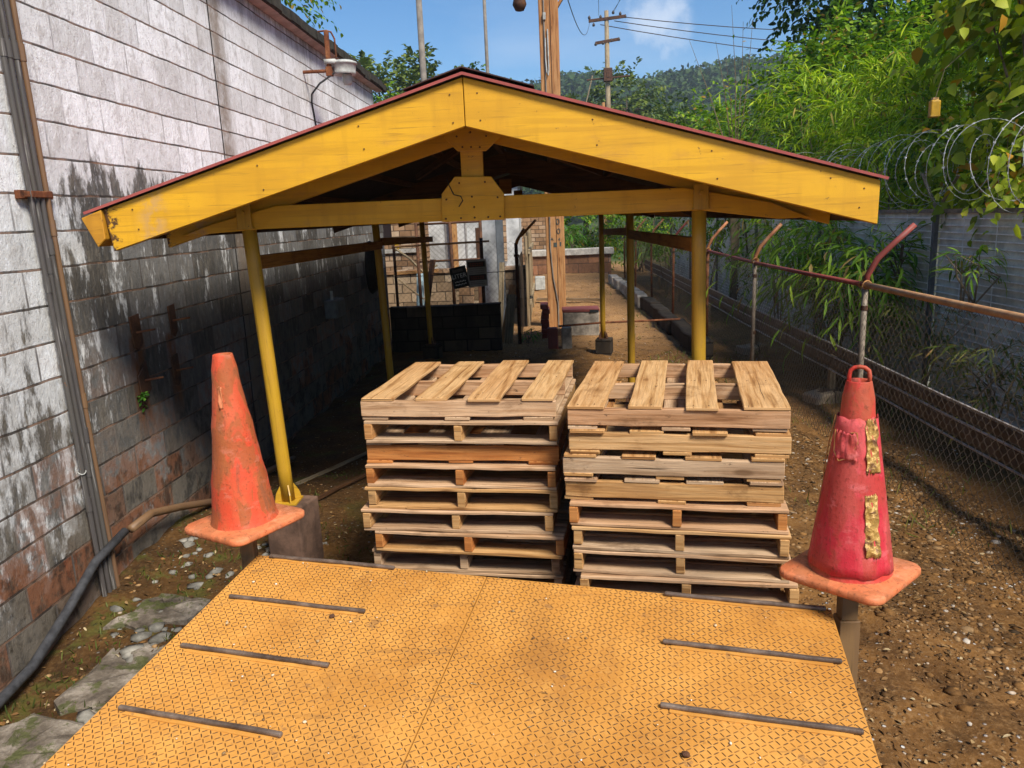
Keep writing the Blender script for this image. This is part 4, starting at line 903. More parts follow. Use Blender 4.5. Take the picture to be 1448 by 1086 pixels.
a = RS.rand(60)*6.28; P = np.array([tuple(rp(RS.rand(), RS.rand()*1.5, .005)+ro) for _ in range(60)])
o = leaves('leaf_litter', P, np.stack([np.cos(a), np.sin(a), 0*a], -1), np.array([0, 0, 1.0])+.2*RS.randn(60, 3), .008+.018*RS.rand(60), .003+.003*RS.rand(60), M['litter']); tag(o, kind='stuff')
# ------------------------------------------------------------------ chain-link fence on the right
def chain(name, a, b, z0, z1, parent, pitch=.062, r=.0018, mat='wire', off=(0, 0, 0), zf=None):
    """zigzag wires from a to b (plan points) between heights z0 and z1"""
    a = np.array(a); b = np.array(b); L = np.linalg.norm(b-a); d = np.append((b-a)/L, 0); nrm = np.array([-d[1], d[0], 0])
    nc = int(L/pitch); nzg = max(2, int((z1-z0)/pitch)); k = np.arange(nzg+1)
    V = []; F = []; base = 0
    T3 = [(0, .87), (1, -.5), (-1, -.5)]
    for c in range(nc):
        u = pitch*(c+((k+c) % 2))
        P = np.append(a, 0)+d*u[:, None]+np.array([0, 0, 1.0])*(z0+(z1-z0)*k/nzg)[:, None]+nrm*(.0025*np.where((k+c) % 2, 1, -1))[:, None]
        P[:, :2] += .012*np.sin(P[:, 2:3]*3+c*.05)*nrm[:2]
        for s_, q in T3: V.append(P+d*s_*r+nrm*q*r)
        for j in range(3):
            i0 = base+j*(nzg+1)+k[:-1]; i1 = base+((j+1) % 3)*(nzg+1)+k[:-1]
            F.append(np.stack([i0, i1, i1+1, i0+1], -1))
        base += 3*(nzg+1)
    return np_mesh(name, np.concatenate(V)-np.array(off), np.concatenate(F), M[mat], parent)
fx = 2.7; fo = np.array((fx, 6.78, 0))
fence = thing('chain_link_fence', 'rusty chain-link fence with bent-topped posts and a top rail, right of the pallets', 'fence', tuple(fo))
FY = [3.2, 6.78, 10.37, 13.4, 17.0, 20.6, 24.2, 27.8]
for i, y in enumerate(FY):
    m = MB(); b = np.array((fx, y, 0))-fo; zb = gz(fx, y)-.15; j = RS.randn(2)*.012
    m.tube([tuple(b+np.array((-.012+j[0], j[1], zb))), tuple(b+np.array((-.006, 0, .7))), tuple(b+np.array((0, 0, 1.50)))], .026, 10)
    post = m.build('post', M['galv'] if i < 3 else M['rust'], fence, True)
    m = MB()
    for z in (1.30, .55): m.tube([tuple(b+np.array((0, 0, z-.02))), tuple(b+np.array((0, 0, z+.02)))], .030, 10)
    m.build('clip', M['rustdark'], post)
    m = MB(); s = 1.0
    pts = [(0, 0, 1.47), (.005, -.01, 1.56), (.06, -.04, 1.68), (.16, -.06, 1.80), (.30, -.09, 1.955)] if i != 1 else [(0, 0, 1.45), (.01, -.01, 1.58), (.075, -.04, 1.72), (.19, -.06, 1.84), (.34, -.09, 1.99)]
    m.tube([tuple(b+np.array(p)) for p in pts], [.024, .026, .026, .025, .024], 8)
    m.build('arm', M['redarm' if i in (1, 4) else 'orangearm'], post, True)
    m = MB()
    for q in (-.035, .04): m.tube([tuple(b+np.array((.04*math.cos(a), q+.01*math.sin(a*2), 1.50+.036*math.sin(a)))) for a in np.linspace(0, 6.3, 12)], .006, 5)
    m.build('tie', M['bamboo'], post)
m = MB(); m.tube([(0, -5.5, 1.512), (0, -3.2, 1.508), (0, -.9, 1.500), (0, 0, 1.497)], .027, 12); m.build('top_rail', M['rustrail'], fence, True)
m = MB(); m.tube([(0, 0, 1.497), (.0, 1.8, 1.478), (0, 3.59, 1.468), (0, 6.6, 1.485), (0, 12, 1.47), (0, 21, 1.45)], .022, 10); m.build('top_rail', M['redarm'], fence, True)
for i in range(len(FY)-1):
    chain('mesh', (fx, FY[i]), (fx, FY[i+1]), -.1, 1.49, fence, .043, .0020, 'wire', fo)
# guard rail behind it
gr = thing('guard_rail', 'dark corrugated steel guard rail on grey posts behind the chain-link fence', 'guard rail', (3.3, 9.3, 0))
m = MB(); YS = np.linspace(2.5, 27, 26)
for prof in ([(.015, .27), (-.005, .30), (-.012, .35), (-.005, .405), (.02, .425)], [(.02, .437), (-.005, .455), (-.012, .505), (-.005, .55), (.015, .575)]):
    V = []; F = []; n = len(prof)
    for y in YS: V += [(p[0]+.008*math.sin(y*1.7), y-9.3, p[1]+.006*math.sin(y*.9)) for p in prof]
    for i in range(len(YS)-1):
        for k in range(n-1): F.append([i*n+k, i*n+k+1, (i+1)*n+k+1, (i+1)*n+k])
    m.add(V, F)
o = m.build('rail', M['galvdark'], gr); q = o.modifiers.new('solid', 'SOLIDIFY'); q.thickness = .006
for z in (.578, .431, .265):
    m = MB(); m.tube([(-.018+.008*math.sin(y*1.7), y-9.3, z+.006*math.sin(y*.9)) for y in YS], .011, 6); m.build('lip', M['raillip'], gr)
for y in (5.2, 9.33, 12.8, 16.6, 20.4, 24):
    m = MB(); m.box((.07, y-9.3, .10), (.07, .09, .9), wob=.004); m.build('post', M['greywood'], gr, bevel=.004)
for y, lab in ((9.3, 'rough stone block at the foot of the guard rail post behind the red cone'), (12.75, 'rough stone block at the foot of the guard rail post behind the pallets')):
    m = MB(); m.box((3.28, y-.05, gz(3.3, y)+.03), (.42, .34, .2), Matrix.Rotation(.2, 3, 'Z'), seg=3, wob=.03); tag(m.build('stone_block', M['stonewall'], None, False, .02), lab, 'stone block')
# grey panel fence with razor wire
gf = thing('panel_fence', 'tall grey mesh-covered panel fence topped by a metal rail, right edge', 'fence', (4.4, 9.1, 0))
PY = [1.5, 5.3, 9.1, 12.9, 16.7, 20.5, 24.3, 28.1]
for i in range(len(PY)-1):
    a, b = PY[i]+.03-9.1, PY[i+1]-.03-9.1
    m = MB(); m.box((.02, (a+b)/2, .9), (.03, b-a, 2.26)); pn = m.build('panel', M['greysheet'], gf)
    m = MB()
    for z in np.arange(-.1, 2.02, .074): m.box((-.012+.004*math.sin(z*20), (a+b)/2, z), (.009, b-a, .012))
    for y in np.arange(a+.1, b, .62): m.box((-.018, y, .95), (.005, .005, 2.14))
    m.build('wire_grid', M['greywire'], pn)
    m = MB(); m.box((.0, (a+b)/2, 2.05), (.05, b-a+.06, .045)); m.build('rail', M['galv'], gf)
for y in PY:
    m = MB(); m.box((-.04, y-9.1, .9), (.05, .06, 2.3)); m.build('post', M['fencepost'], gf, bevel=.003)
    m = MB(); m.beam((-.03, y-9.1, 2.05), (-.03, y-9.1+.42, 2.48), .035, .012); m.beam((-.03, y-9.1, 2.05), (-.03, y-9.1-.40, 2.42), .035, .012); m.build('bracket_arm', M['galv'], gf)
rz = thing('razor_wire', 'coils of silvery razor wire tangled with vines on top of the grey fence', 'razor wire', (4.4, 9, 2.5))
for sgn, ph, rr0 in ((1, 0, .44), (-1, 1.7, .40)):
    m = MB(); b = MB(); tt = np.arange(0, 6.283*26, .23); pts = []
    for t_ in tt:
        y = -7.2+t_*.083+.20*math.sin(t_*.23+ph); r = rr0*(.92+.14*math.sin(t_*.37+ph)+.10*math.sin(t_*1.31)); q = t_*sgn+ph+.35*math.sin(t_*.61)
        pts.append((r*math.cos(q)+.04*math.sin(t_*.21), y+.14*math.sin(t_*.5+ph)+.16*math.cos(q), r*math.sin(q)+.02))
    m.tube(pts, .0032, 4, caps=False); m.build('coil', M['wirepale'], rz, True)
    for i in range(2, len(pts)-1):
        p = Vector(pts[i]); d = (Vector(pts[i+1])-p).normalized(); s_ = d.cross(Vector((random.uniform(-1, 1), random.uniform(-1, 1), 1))).normalized()
        b.add([p-d*.013+s_*.011, p+d*.013+s_*.011, p, p-d*.013-s_*.011, p+d*.013-s_*.011, p+d.cross(s_)*.004], [[0, 2, 1], [3, 4, 2], [0, 1, 5], [3, 5, 4]])
    tag(b.build('barbs', M['wirepale'], rz), kind='stuff')
t = thing('yellow_container', 'small yellow plastic container caught in the leaves above the razor wire', 'container', (3.98, 8.5, 3.02))
m = MB(); m.box((0, 0, .06), (.10, .07, .17)); m.build('body', M['yellowbox'], t, bevel=.015, bseg=3); m = MB(); m.box((0, 0, -.01), (.104, .074, .006)); m.box((.0, 0, .155), (.06, .04, .03)); m.build('cap', M['tape'], t, bevel=.003); m = MB(); m.tube([(0, 0, .16), (.1, .05, .45), (.5, .2, .75)], .004, 5); m.build('hanging_cord', M['twig'], t)

# ------------------------------------------------------------------ plants on the right
GB = 'bushes behind the grey fence'
def strap(name, label, c, n, h, w, cnt, mat='lf_strap', group='strap-leaved plants by the grey fence'):
    t = thing(name, label, 'plant', (c[0], c[1], c[2] if len(c) > 2 else gz(c[0], c[1])), 0, group)
    a = RS.rand(n)*6.28; O = np.stack([np.cos(a)*.12*RS.rand(n), np.sin(a)*.12*RS.rand(n), h*(.42+.55*RS.rand(n))], -1)
    D = np.stack([np.cos(a), np.sin(a), .35+1.1*RS.rand(n)], -1); Bp, LD, UP = sprays(O, D, h*.75*(.5+.6*RS.rand(n)), cnt, .55, .6, .16); q = len(Bp)
    leaves('foliage', Bp, LD, UP, w*8*(.6+.7*RS.rand(q)), w*(.7+.5*RS.rand(q)), M[mat], t, .35, .7)
    m = MB()
    for i in range(6): m.tube([(RS.randn()*.04, RS.randn()*.04, -.05), (RS.randn()*.12, RS.randn()*.12, h*.6), (RS.randn()*.2, RS.randn()*.2, h)], [.012, .009, .004], 5)
    m.build('stem', M['twig'], t); return t
strap('strap_plant', 'tall strap-leaved plant overhanging the chain-link fence between two bent post arms', (3.95, 11.3), 95, 2.0, .038, 8)
strap('strap_plant', 'dense strap-leaved plant between the second post arm and the nearest red arm', (3.98, 9.9), 105, 1.8, .038, 8)
strap('strap_plant', 'strap-leaved plant growing behind the yellow shed post', (3.95, 13.6), 80, 2.2, .034, 8)
strap('strap_plant', 'small light green plant standing against the grey fence at the right edge', (4.05, 7.7, 1.15), 16, .5, .022, 6)
strap('strap_plant', 'wispy plant hanging on the grey fence above the nearest red post arm', (4.2, 9.6, 1.35), 12, .55, .02, 6)
strap('strap_plant', 'weedy plant at the foot of the grey fence beside its dark post', (4.05, 8.6), 60, 1.15, .02, 7, 'lf_weed')
strap('strap_plant', 'weedy plant under the guard rail near the right edge', (3.95, 7.0), 60, 1.0, .02, 7, 'lf_weed')
strap('strap_plant', 'dry weedy plant behind the guard rail left of the red cone handle', (3.8, 10.6), 66, 1.2, .02, 7, 'lf_weed')
strap('strap_plant', 'strap-leaved plant far down the fence beyond the shed', (3.5, 17.5), 40, 1.9, .026, 6)
strap('strap_plant', 'strap-leaved plant at the far end of the fence by the capped wall', (3.4, 22.5), 40, 2.0, .03, 6)
bush('vine', 'broad-leaved yellowish vine hanging over the razor wire at the right edge', 'vine', (5.9, 9.1, 3.9), (1.2, 1.8, 1.65), 680, .20, .115, M['lf_big'], None, 7, .55, .6, .95, 56, .55, 8, .3, .35, .0, .03)
bush('vine', 'broad-leaved vine creeping through the razor wire coils', 'vine', (4.75, 8.3, 2.55), (.35, 1.5, .42), 75, .13, .065, M['lf_big'], None, 6, .4, .5, .95, 14, .5, 4, .35, .2, .0, .012)
bush('bamboo_bush', 'yellow-green bamboo-like bush arching over the red roof edge', 'bush', (5.9, 11.8, 3.3), (1.25, 1.7, 1.35), 480, .23, .022, M['lf_bamboo'], GB, 11, .8, .65, .55, 36, .6, 10, .3, .35, .55, .025)
bush('bamboo_bush', 'taller bamboo-like bush behind, between the dark tree and the broad-leaved vine', 'bush', (7.3, 11.6, 4.4), (1.3, 1.6, 1.5), 420, .24, .024, M['lf_bamboo'], GB, 11, .9, .65, .55, 34, .6, 10, .3, .35, .55, .025)
bush('bamboo_bush', 'bamboo-like bush leaning towards the shed roof, farther back', 'bush', (5.6, 15.5, 3.2), (1.3, 1.9, 1.5), 420, .24, .022, M['lf_bamboo'], GB, 10, .9, .6, .55, 34, .55, 10, .3, .35, .5, .025)
bush('leafy_bush', 'small-leaved dark bush with bare twigs above the right roof slope', 'bush', (4.6, 18.5, 2.9), (1.7, 2.2, 1.75), 620, .13, .055, M['lf_bush'], GB, 8, .55, .35, .9, 50, .35, 12, .28, .4, .35, .03)
bush('leafy_bush', 'small-leaved bush filling the gap under the dark tree', 'bush', (7.4, 15.6, 4.2), (1.7, 2.0, 1.6), 520, .14, .06, M['lf_bush'], GB, 8, .6, .4, .9, 44, .35, 10, .28, .4, .35, .03)
bush('leafy_bush', 'tall small-leaved bush closing the gap below the dark tree, left of the bamboo-like bushes', 'bush', (6.5, 17.2, 3.9), (1.9, 1.7, 1.9), 950, .14, .06, M['lf_bush'], GB, 8, .55, .4, .9, 60, .3, 10, .26, .3, .35, .03)
bush('leafy_bush', 'tall small-leaved bush between the dark tree and the bare sapling', 'bush', (8.0, 22.0, 4.8), (2.2, 1.8, 2.0), 900, .16, .07, M['lf_bush'], GB, 8, .6, .4, .9, 60, .3, 10, .26, .3, .35, .03)
bush('bamboo_bush', 'bright bamboo-like bush in front, its fronds touching the razor wire', 'bush', (5.25, 12.6, 2.9), (.8, 1.6, 1.2), 420, .24, .026, M['lf_bamboo'], GB, 11, .75, .65, .55, 34, .6, 9, .26, .3, .55, .025)
bush('leafy_bush', 'dark leafy bush low behind the razor wire', 'bush', (5.5, 10.4, 2.5), (.7, 2.4, 1.0), 330, .14, .055, M['lf_bush'], GB, 8, .5, .4, .9, 34, .35, 8, .3, .35, .25, .025)
bush('leafy_bush', 'leafy bush behind the far end of the right fence', 'bush', (5.2, 26, 2.6), (1.9, 2.8, 2.0), 380, .16, .065, M['lf_bush'], GB, 8, .6, .4, .9, 34, .35, 9, .3, .4, .3, .03)
tree('shade_tree', 'large dark-leaved tree at the top right, its crown against the sky', (9.6, 20.5, 2.0), 9, (8.8, 20.2, 8.2), (3.0, 2.6, 2.6), 1700, .19, .10, M['lf_dark'], None, 8, .7, .2, 90, .2)
tree('shade_tree', 'second dark-leaved tree behind the bamboo-like bushes at the right', (12.6, 18.5, 3.2), 8, (11.4, 18.4, 7.2), (2.8, 2.4, 2.6), 1000, .19, .10, M['lf_dark'], None, 8, .8, .18, 50, .24)
# bare upright twigs
t = thing('bare_sapling', 'nearly leafless sapling with thin upright twigs against the sky', 'sapling', (3.9, 16.6, 0))
m = MB(); tips = []
for dx, dz, l in ((-.55, 4.2, 1.3), (-.35, 4.4, 1.0), (-.05, 4.3, 1.75), (.05, 4.5, 1.2), (.15, 4.3, 1.45), (.5, 4.1, .9), (-.2, 4.2, .8)):
    e = (dx*1.5+RS.randn()*.05, RS.randn()*.2, dz+l); b = (dx*.4, 0, dz-.8); m.tube([(0, 0, 0), (dx*.2, 0, 2.4), b, ((b[0]+e[0])/2+.03, e[1]*.5, (b[2]+e[2])/2), e], [.03, .022, .013, .008, .003], 5); tips += [np.array(e)*q+np.array(b)*(1-q) for q in (.15, .3, .45, .55, .8)]
m.build('stem', M['twig'], t); tips = np.array(tips); tips = tips+RS.randn(*tips.shape)*.05; leaves('foliage', tips, RS.randn(len(tips), 3), np.array([0, 0, 1.0])+.3*RS.randn(len(tips), 3), .09, .05, M['lf_bush'], t)

# ------------------------------------------------------------------ yard behind the shed
lw = thing('block_wall', 'low dark block wall across the back of the shed on the left', 'wall', (-1.75, 13.0, 0))
m = MB(); m.box((0, 0, .35), (1.86, .2, .80)); m.box((.0, 0, .765), (1.88, .23, .03), seg=6, wob=.006); m.build('wall', M['darkblock'], lw, bevel=.006)
bf = thing('chain_link_fence', 'chain-link fence with two notice boards behind the low dark wall', 'fence', (-1.6, 13.35, 0))
for x in (-2.62, -1.12, -.53):
    m = MB(); m.tube([(x+1.6, 0, -.1), (x+1.6, 0, 1.86 if x != -.53 else 1.75)], .03 if x > -2 else .025, 10); m.build('post', M['rustdark'], bf, True)
m = MB(); m.tube([(-1.02, 0, 1.77), (.62, 0, 1.80)], .018, 8); m.build('top_rail', M['rustrail'], bf)
m = MB(); m.tube([(-1.02, .02, 1.25), (1.07, .02, 1.28)], .006, 6); m.build('tension_wire', M['wire'], bf)
m = MB(); m.tube([(1.07, 0, 1.72), (1.10, -.01, 1.80), (1.22, -.03, 1.98)], .028, 8); m.tube([(1.16, -.02, 1.86), (1.42, -.05, 2.12)], .022, 8); m.build('arm', M['bamboo'], bf, True)
m = MB(); m.tube([(1.07, -.0, 1.52), (1.07, 0, 1.56)], .045, 10); m.build('collar', M['rustdark'], bf)
chain('mesh', (-2.6, 13.36), (-.53, 13.36), .72, 1.79, bf, 0.043, .0019, 'wire', (-1.6, 13.35, 0))
chain('mesh', (-.53, 13.36), (-.5, 16.0), -.05, 1.5, bf, 0.043, .0019, 'wire', (-1.6, 13.35, 0))
def sign(name, label, c, size, tilt, mat, rows):
    t = thing(name, label, 'sign', c); t.rotation_euler = (0, tilt, 0); w, h = size
    m = MB(); m.box((0, 0, 0), (w, .012, h)); m.build('board', M[mat], t, bevel=.004)
    for nm, x, z, sx, sz, mt in rows:
        m = MB(); m.box((x*w, -.0078, z*h), (sx*w, .003, sz*h)); m.build(nm, M[mt], t)
    return t
def text(body, size, mat, parent, loc, rot=(R_(90), 0, 0), ext=.001, name='lettering'):
    cu = bpy.data.curves.new(name, 'FONT'); cu.body = body; cu.size = size; cu.extrude = ext; cu.align_x = 'CENTER'; cu.align_y = 'CENTER'
    tmp = bpy.data.objects.new(name, cu); me = bpy.data.meshes.new_from_object(tmp); bpy.data.objects.remove(tmp)
    me.materials.clear(); me.materials.append(M[mat]); o = bpy.data.objects.new(name, me); COL.objects.link(o); o.parent = parent; o.location = loc; o.rotation_euler = rot; return o
t = sign('warning_sign', 'tilted black sign with white lettering on the back fence', (-1.515, 13.30, 1.215), (.285, .36), R_(-11), 'signblack', [('faded_panel', -.02, .32, .62, .13, 'signink')])
text('LITER', .105, 'signwhite', t, (0, -.008, .02)); m = MB()
for r_, z in ((0, -.075), (1, -.125)):
    for k in range(7): m.box((-.085+.028*k, -.0075, z+.006*((k*3+r_) % 2)), (.016+.008*((k+r_) % 2), .002, .02))
m.build('small_print', M['signwhite'], t)
t = sign('notice_board', 'grey notice board with two dark bands on the back fence', (-1.21, 13.30, 1.275), (.335, .46), R_(-2), 'signgrey', [('dark_band', 0, .32, .86, .2, 'signdark'), ('dark_band', .02, -.16, .88, .21, 'signdark')])
for z0 in (.32, -.16):
    m = MB()
    for q in (.03, -.04):
        for k in range(6): m.box((-.10+.04*k, -.0105, (z0+q)*.46), (.026, .002, .018))
    m.build('red_print', M['signred'], t)
m = MB()
for z in (.16, .08, .01, -.33, -.39):
    for k in range(9): m.box((-.11+.027*k, -.0075, z*.46), (.018+.004*(k % 2), .002, .010))
m.build('small_print', M['signink'], t)
t = thing('electric_box', 'pale electric box fixed on the block wall inside the shed', 'box', (-2.68, 9.6, 1.17)); m = MB(); m.box((0, 0, 0), (.15, .42, .22)); m.build('casing', M['box_shaded'], t, bevel=.008); m = MB(); m.box((.08, 0, 0), (.012, .38, .18)); m.build('lid', M['box_shaded'], t, bevel=.004); m = MB(); m.tube([(0, -.1, .11), (0, -.1, .22)], .02, 8); m.build('cable_gland', M['lampw'], t)
t = thing('coiled_hose', 'black coiled hose hanging on the wall behind the second left post', 'hose', (-2.6, 11.4, 1.55)); m = MB()
for k in range(5): m.tube([(.03*k*.6+.01, (.27-.012*k)*math.cos(a), (.36-.015*k)*math.sin(a)) for a in np.linspace(0, 6.283, 26)], .03, 8)
m.build('coil', M['black'], t, True); m = MB(); m.box((0, 0, .34), (.14, .08, .05)); m.build('hook', M['rustdark'], t)
gt = thing('mesh_gate', 'dark tubular gate frame with wire mesh standing behind the two signs', 'gate', (-1.75, 14.3, 0))
for x in (-.62, .0, .55):
    m = MB(); m.tube([(x, 0, -.05), (x, 0, 2.15)], .03, 8); m.build('upright', M['rustdark'], gt, True)
for z in (.5, 1.45, 2.12):
    m = MB(); m.tube([(-.62, 0, z), (.55, 0, z+.01)], .02, 8); m.build('crossbar', M['rustdark'], gt, True)
chain('mesh', (-2.37, 14.32), (-1.2, 14.32), .5, 2.1, gt, .05, .0022, 'wire', (-1.75, 14.3, 0))
for i, (a_, b_, w_, mt, lab) in enumerate((((-2.3, 13.7, 0), (-2.05, 13.95, 1.5), .12, 'rustdark', 'dark board leaning behind the low dark wall at its left end'), ((-1.62, 14.7, 0), (-1.55, 14.9, 1.1), .3, 'brownbuild', 'brown panel leaning behind the tilted black sign'), ((-.95, 14.6, 0), (-.86, 14.8, 1.35), .09, 'greywood', 'grey stake standing between the notice board and the bent post'))):
    m = MB(); m.beam(a_, b_, w_, .035, seg=4, wob=.006); tag(m.build('leaning_board', M[mt], None), lab, 'board')
# far-left buildings and stone wall
t = thing('stone_wall', 'rubble stone retaining wall seen through the back fence', 'wall', (-2.6, 19.2, 0)); m = MB(); m.box((0, 0, .45), (4.4, .5, .95), seg=8, wob=.02); m.build('wall', M['stonewall'], t); m = MB(); m.box((.1, -.03, .96), (4.2, .56, .07), seg=8, wob=.015); m.build('coping', M['brownbuild'], t)
t = thing('white_building', 'white panelled building with a wooden column behind the stone wall', 'building', (-2.4, 22.5, 0)); m = MB(); m.box((0.2, 0, 1.5), (2.9, 2, 3.2)); m.build('wall', M['whitebuild'], t)
for x in (-1.15, -.35, .2, .75, 1.25):
    m = MB(); m.box((x, -1.015, 1.9), (.045, .03, 2.3)); m.build('batten', M['signgrey'], t)
m = MB(); m.box((-.12, -1.14, 1.6), (.17, .16, 2.6)); m.build('column', M['bamboo'], t); m = MB(); m.box((-.95, -1.06, 1.9), (.07, .06, 2.0)); m.build('column', M['redarm'], t)
m = MB(); m.box((1.05, -1.02, 1.75), (.5, .04, 1.5)); m.build('shutter', M['brownbuild'], t); m = MB(); m.box((.2, 0, 3.16), (3.3, 2.4, .1)); m.build('roof', M['galvdark'], t)
t = thing('brick_shed', 'brown brick shed with dark openings at the far left of the yard', 'building', (-4.2, 20.8, 0)); m = MB(); m.box((0, 0, 1.5), (1.95, 1.6, 3.0)); m.build('wall', M['brownbuild'], t)
m = MB(); m.box((-.2, -.82, 1.95), (.9, .06, .42)); m.build('opening', M['signdark'], t); m = MB(); m.box((.2, -.84, 1.45), (1.4, .06, .10)); m.build('shelf', M['concrete2'], t); m = MB(); m.box((.35, -.86, 1.62), (.14, .05, .3)); m.build('sign_panel', M['yellowbox'], t); m = MB(); m.box((0, 0, 3.05), (2.3, 2.0, .1)); m.build('roof', M['galvdark'], t)
m = MB(); m.tube([(-2.52, 15.2, -.05), (-2.53, 15.2, .6), (-2.50, 15.2, 1.22)], [.07, .08, .065], 10); tag(m.build('sleeved_pipe', M['paleblue'], None, True), 'upright pale blue sleeved pipe behind the back fence', 'pipe')
m = MB(); m.tube([(-2.9, 14.6, 1.75), (-2.6, 14.7, 1.5), (-2.35, 14.8, 1.2), (-2.1, 14.85, 1.35)], .02, 6); m.tube([(-2.9, 14.6, 1.2), (-2.65, 14.7, .95), (-2.4, 14.8, .72), (-2.2, 14.85, .80)], .014, 6); tag(m.build('loose_cable', M['greywood'], None, True), 'loose cable loops hanging behind the back fence', 'cable')
m = MB(); m.beam((-2.95, 14.9, 1.22), (-2.1, 14.9, 1.24), .08, .06); tag(m.build('timber_rail', M['bamboo'], None), 'orange timber rail beside the pale blue sleeved pipe', 'timber')
m = MB(); m.box((-.97, 16.2, 1.0), (.15, .14, 2.3)); tag(m.build('grey_column', M['bluegrey'], None, False, .01), 'blue-grey square column behind the bent fence post', 'column')
m = MB(); m.box((-1.23, 16.8, 1.1), (.30, .05, 2.3)); tag(m.build('corrugated_sheet', M['whitebuild'], None, False, .004), 'narrow white panel standing between the notice board and the grey column', 'panel')
m = MB(); m.box((-1.36, 15.6, .95), (.10, .12, 2.1)); tag(m.build('timber_post', M['rustdark'], None, False, .006), 'dark timber post behind the grey notice board', 'post')
t = thing('plank_fence', 'weathered grey plank fence running back beside the tall wooden pole', 'fence', (-.42, 16.8, 0))
for k in range(15):
    m = MB(); m.box((RS.randn()*.012, -1.2+.27*k, .85+RS.randn()*.03), (.05, .25, 2.0), seg=3, wob=.008); m.build('plank', M['greywood'], t, bevel=.004)
m = MB(); m.box((.06, .7, .5), (.05, 4.0, .09)); m.box((.06, .7, 1.5), (.05, 4.0, .09)); m.build('rail', M['greywood'], t)
# heap of boards against the plank fence
for i, (a, b, lab) in enumerate((((-.83, 13.6, 0), (-.62, 13.9, 1.0), 'orange brown board leaning at the end of the low dark wall'), ((-.74, 13.5, 0), (-.66, 13.7, .85), 'pale board leaning beside the bent fence post'))):
    m = MB(); m.beam(a, b, .16, .03, seg=4, wob=.006); tag(m.build('board', M['pole' if i == 0 else 'greywood'], None, False, .003), lab, 'board')
# tall wooden pole with painted numbers
t = thing('wooden_pole', 'tall squared orange-brown utility pole with faded painted numbers', 'pole', (.155, 15.4, 0)); m = MB(); m.box((0, 0, 4.4), (.36, .30, 9.0), seg=14, wob=.006); pole = m.build('shaft', M['pole'], t, bevel=.02, bseg=2)
m = MB(); m.box((.03, -.153, 4.4), (.012, .006, 8.8), seg=20, wob=.003); m.build('crack', M['rustdark'], t)
for s_, x, z, sz in (('0', .06, 2.05, .16), ('0', .07, 1.87, .15), ('A', -.06, 1.73, .09), ('4', .08, 1.72, .09)): text(s_, sz, 'tealpaint', t, (x, -.158, z))
m = MB(); m.box((-.10, -.155, 1.62), (.035, .004, .10)); m.box((.0, -.155, 1.62), (.065, .004, .085)); m.box((.1, -.155, 1.63), (.03, .004, .08)); m.build('painted_mark', M['tealpaint'], t)
m = MB(); m.tube([(-.09, -.17, 8.0), (-.08, -.17, 3.0), (-.10, -.17, 1.6), (-.06, -.17, 1.0), (.02, -.17, .5), (.02, -.17, .0)], .012, 6); m.build('earth_cable', M['polegrey'], t)
m = MB(); m.tube([(-.07, -.18, 5.35), (-.075, -.19, 5.0), (-.06, -.20, 4.75), (-.035, -.19, 4.7), (-.02, -.18, 4.8), (-.025, -.17, 5.5)], .012, 6); m.box((-.075, -.18, 5.72), (.05, .05, .12)); m.build('cable_loop', M['lampw'], t)
m = MB(); m.beam((.16, 0, 5.9), (.52, -.1, 6.4), .05, .05); m.build('stay', M['pole'], t)
m = MB(); m.lathe([(.001, -.12), (.08, -.10), (.13, 0), (.10, .12), (.03, .2), (.001, .2)], 14, (-.52, 0, 5.98)); m.beam((-.52, 0, 6.15), (0, 0, 6.2), .05, .05); m.build('hanging_fitting', M['rustdark'], t, True)
t = thing('concrete_block', 'concrete block with a red painted lid beside the wooden pole', 'block', (.575, 14.45, 0)); m = MB(); m.box((0, 0, .2), (.66, .5, .46), seg=4, wob=.012); m.build('body', M['concrete'], t, bevel=.02, bseg=2); m = MB(); m.box((0, 0, .455), (.68, .52, .05)); m.build('lid', M['redtop'], t, bevel=.006); m = MB(); m.box((.24, -.262, .44), (.16, .006, .05)); m.build('tag', M['signblack'], t)
t = thing('brick_stub', 'red brick pier stub at the foot of the wooden pole', 'pier', (-.08, 14.2, 0)); m = MB()
for k in range(7): m.box((RS.randn()*.008, RS.randn()*.01, .045+.088*k), (.14, .5, .08), wob=.004)
m.build('brickwork', M['redtop'], t, bevel=.006)
for x, lab in ((.05, 'square reddish concrete stub in front of the wooden pole'), (.27, 'grey round-edged concrete stub in front of the wooden pole')):
    m = MB(); m.box((x, 12.9, .15), (.17, .17, .40), wob=.012); tag(m.build('concrete_stub', M['redtop' if x < .1 else 'concrete'], None, False, .025, 2), lab, 'post stub')
m = MB(); m.tube([(.15, 13.1, .34), (.9, 13.2, .36), (1.55, 13.3, .35), (2.25, 13.5, .33)], .018, 7); tag(m.build('iron_bar', M['rust'], None), 'long rusty iron bar lying across the yard behind the shed posts', 'bar')
cw = thing('capped_wall', 'low brick wall with a pale concrete cap across the end of the yard', 'wall', (.9, 29.5, 0)); m = MB(); m.box((0, 0, .3), (2.9, .4, .75)); m.build('wall', M['capwall'], cw); m = MB(); m.box((0, -.02, .79), (3.1, .55, .24), seg=6, wob=.01); m.build('cap', M['concrete2'], cw, bevel=.02)
m = MB(); m.box((-.25, 23.4, .2), (.3, .3, .4)); tag(m.build('white_box', M['lampw'], None, False, .02), 'small white box standing by the plank fence', 'box')
m = MB(); m.beam((-.3, 20.2, .06), (1.3, 19.2, .10), .10, .06, seg=5, wob=.012); tag(m.build('broken_plank', M['greywood'], None), 'broken dark plank lying across the bright yard', 'plank')
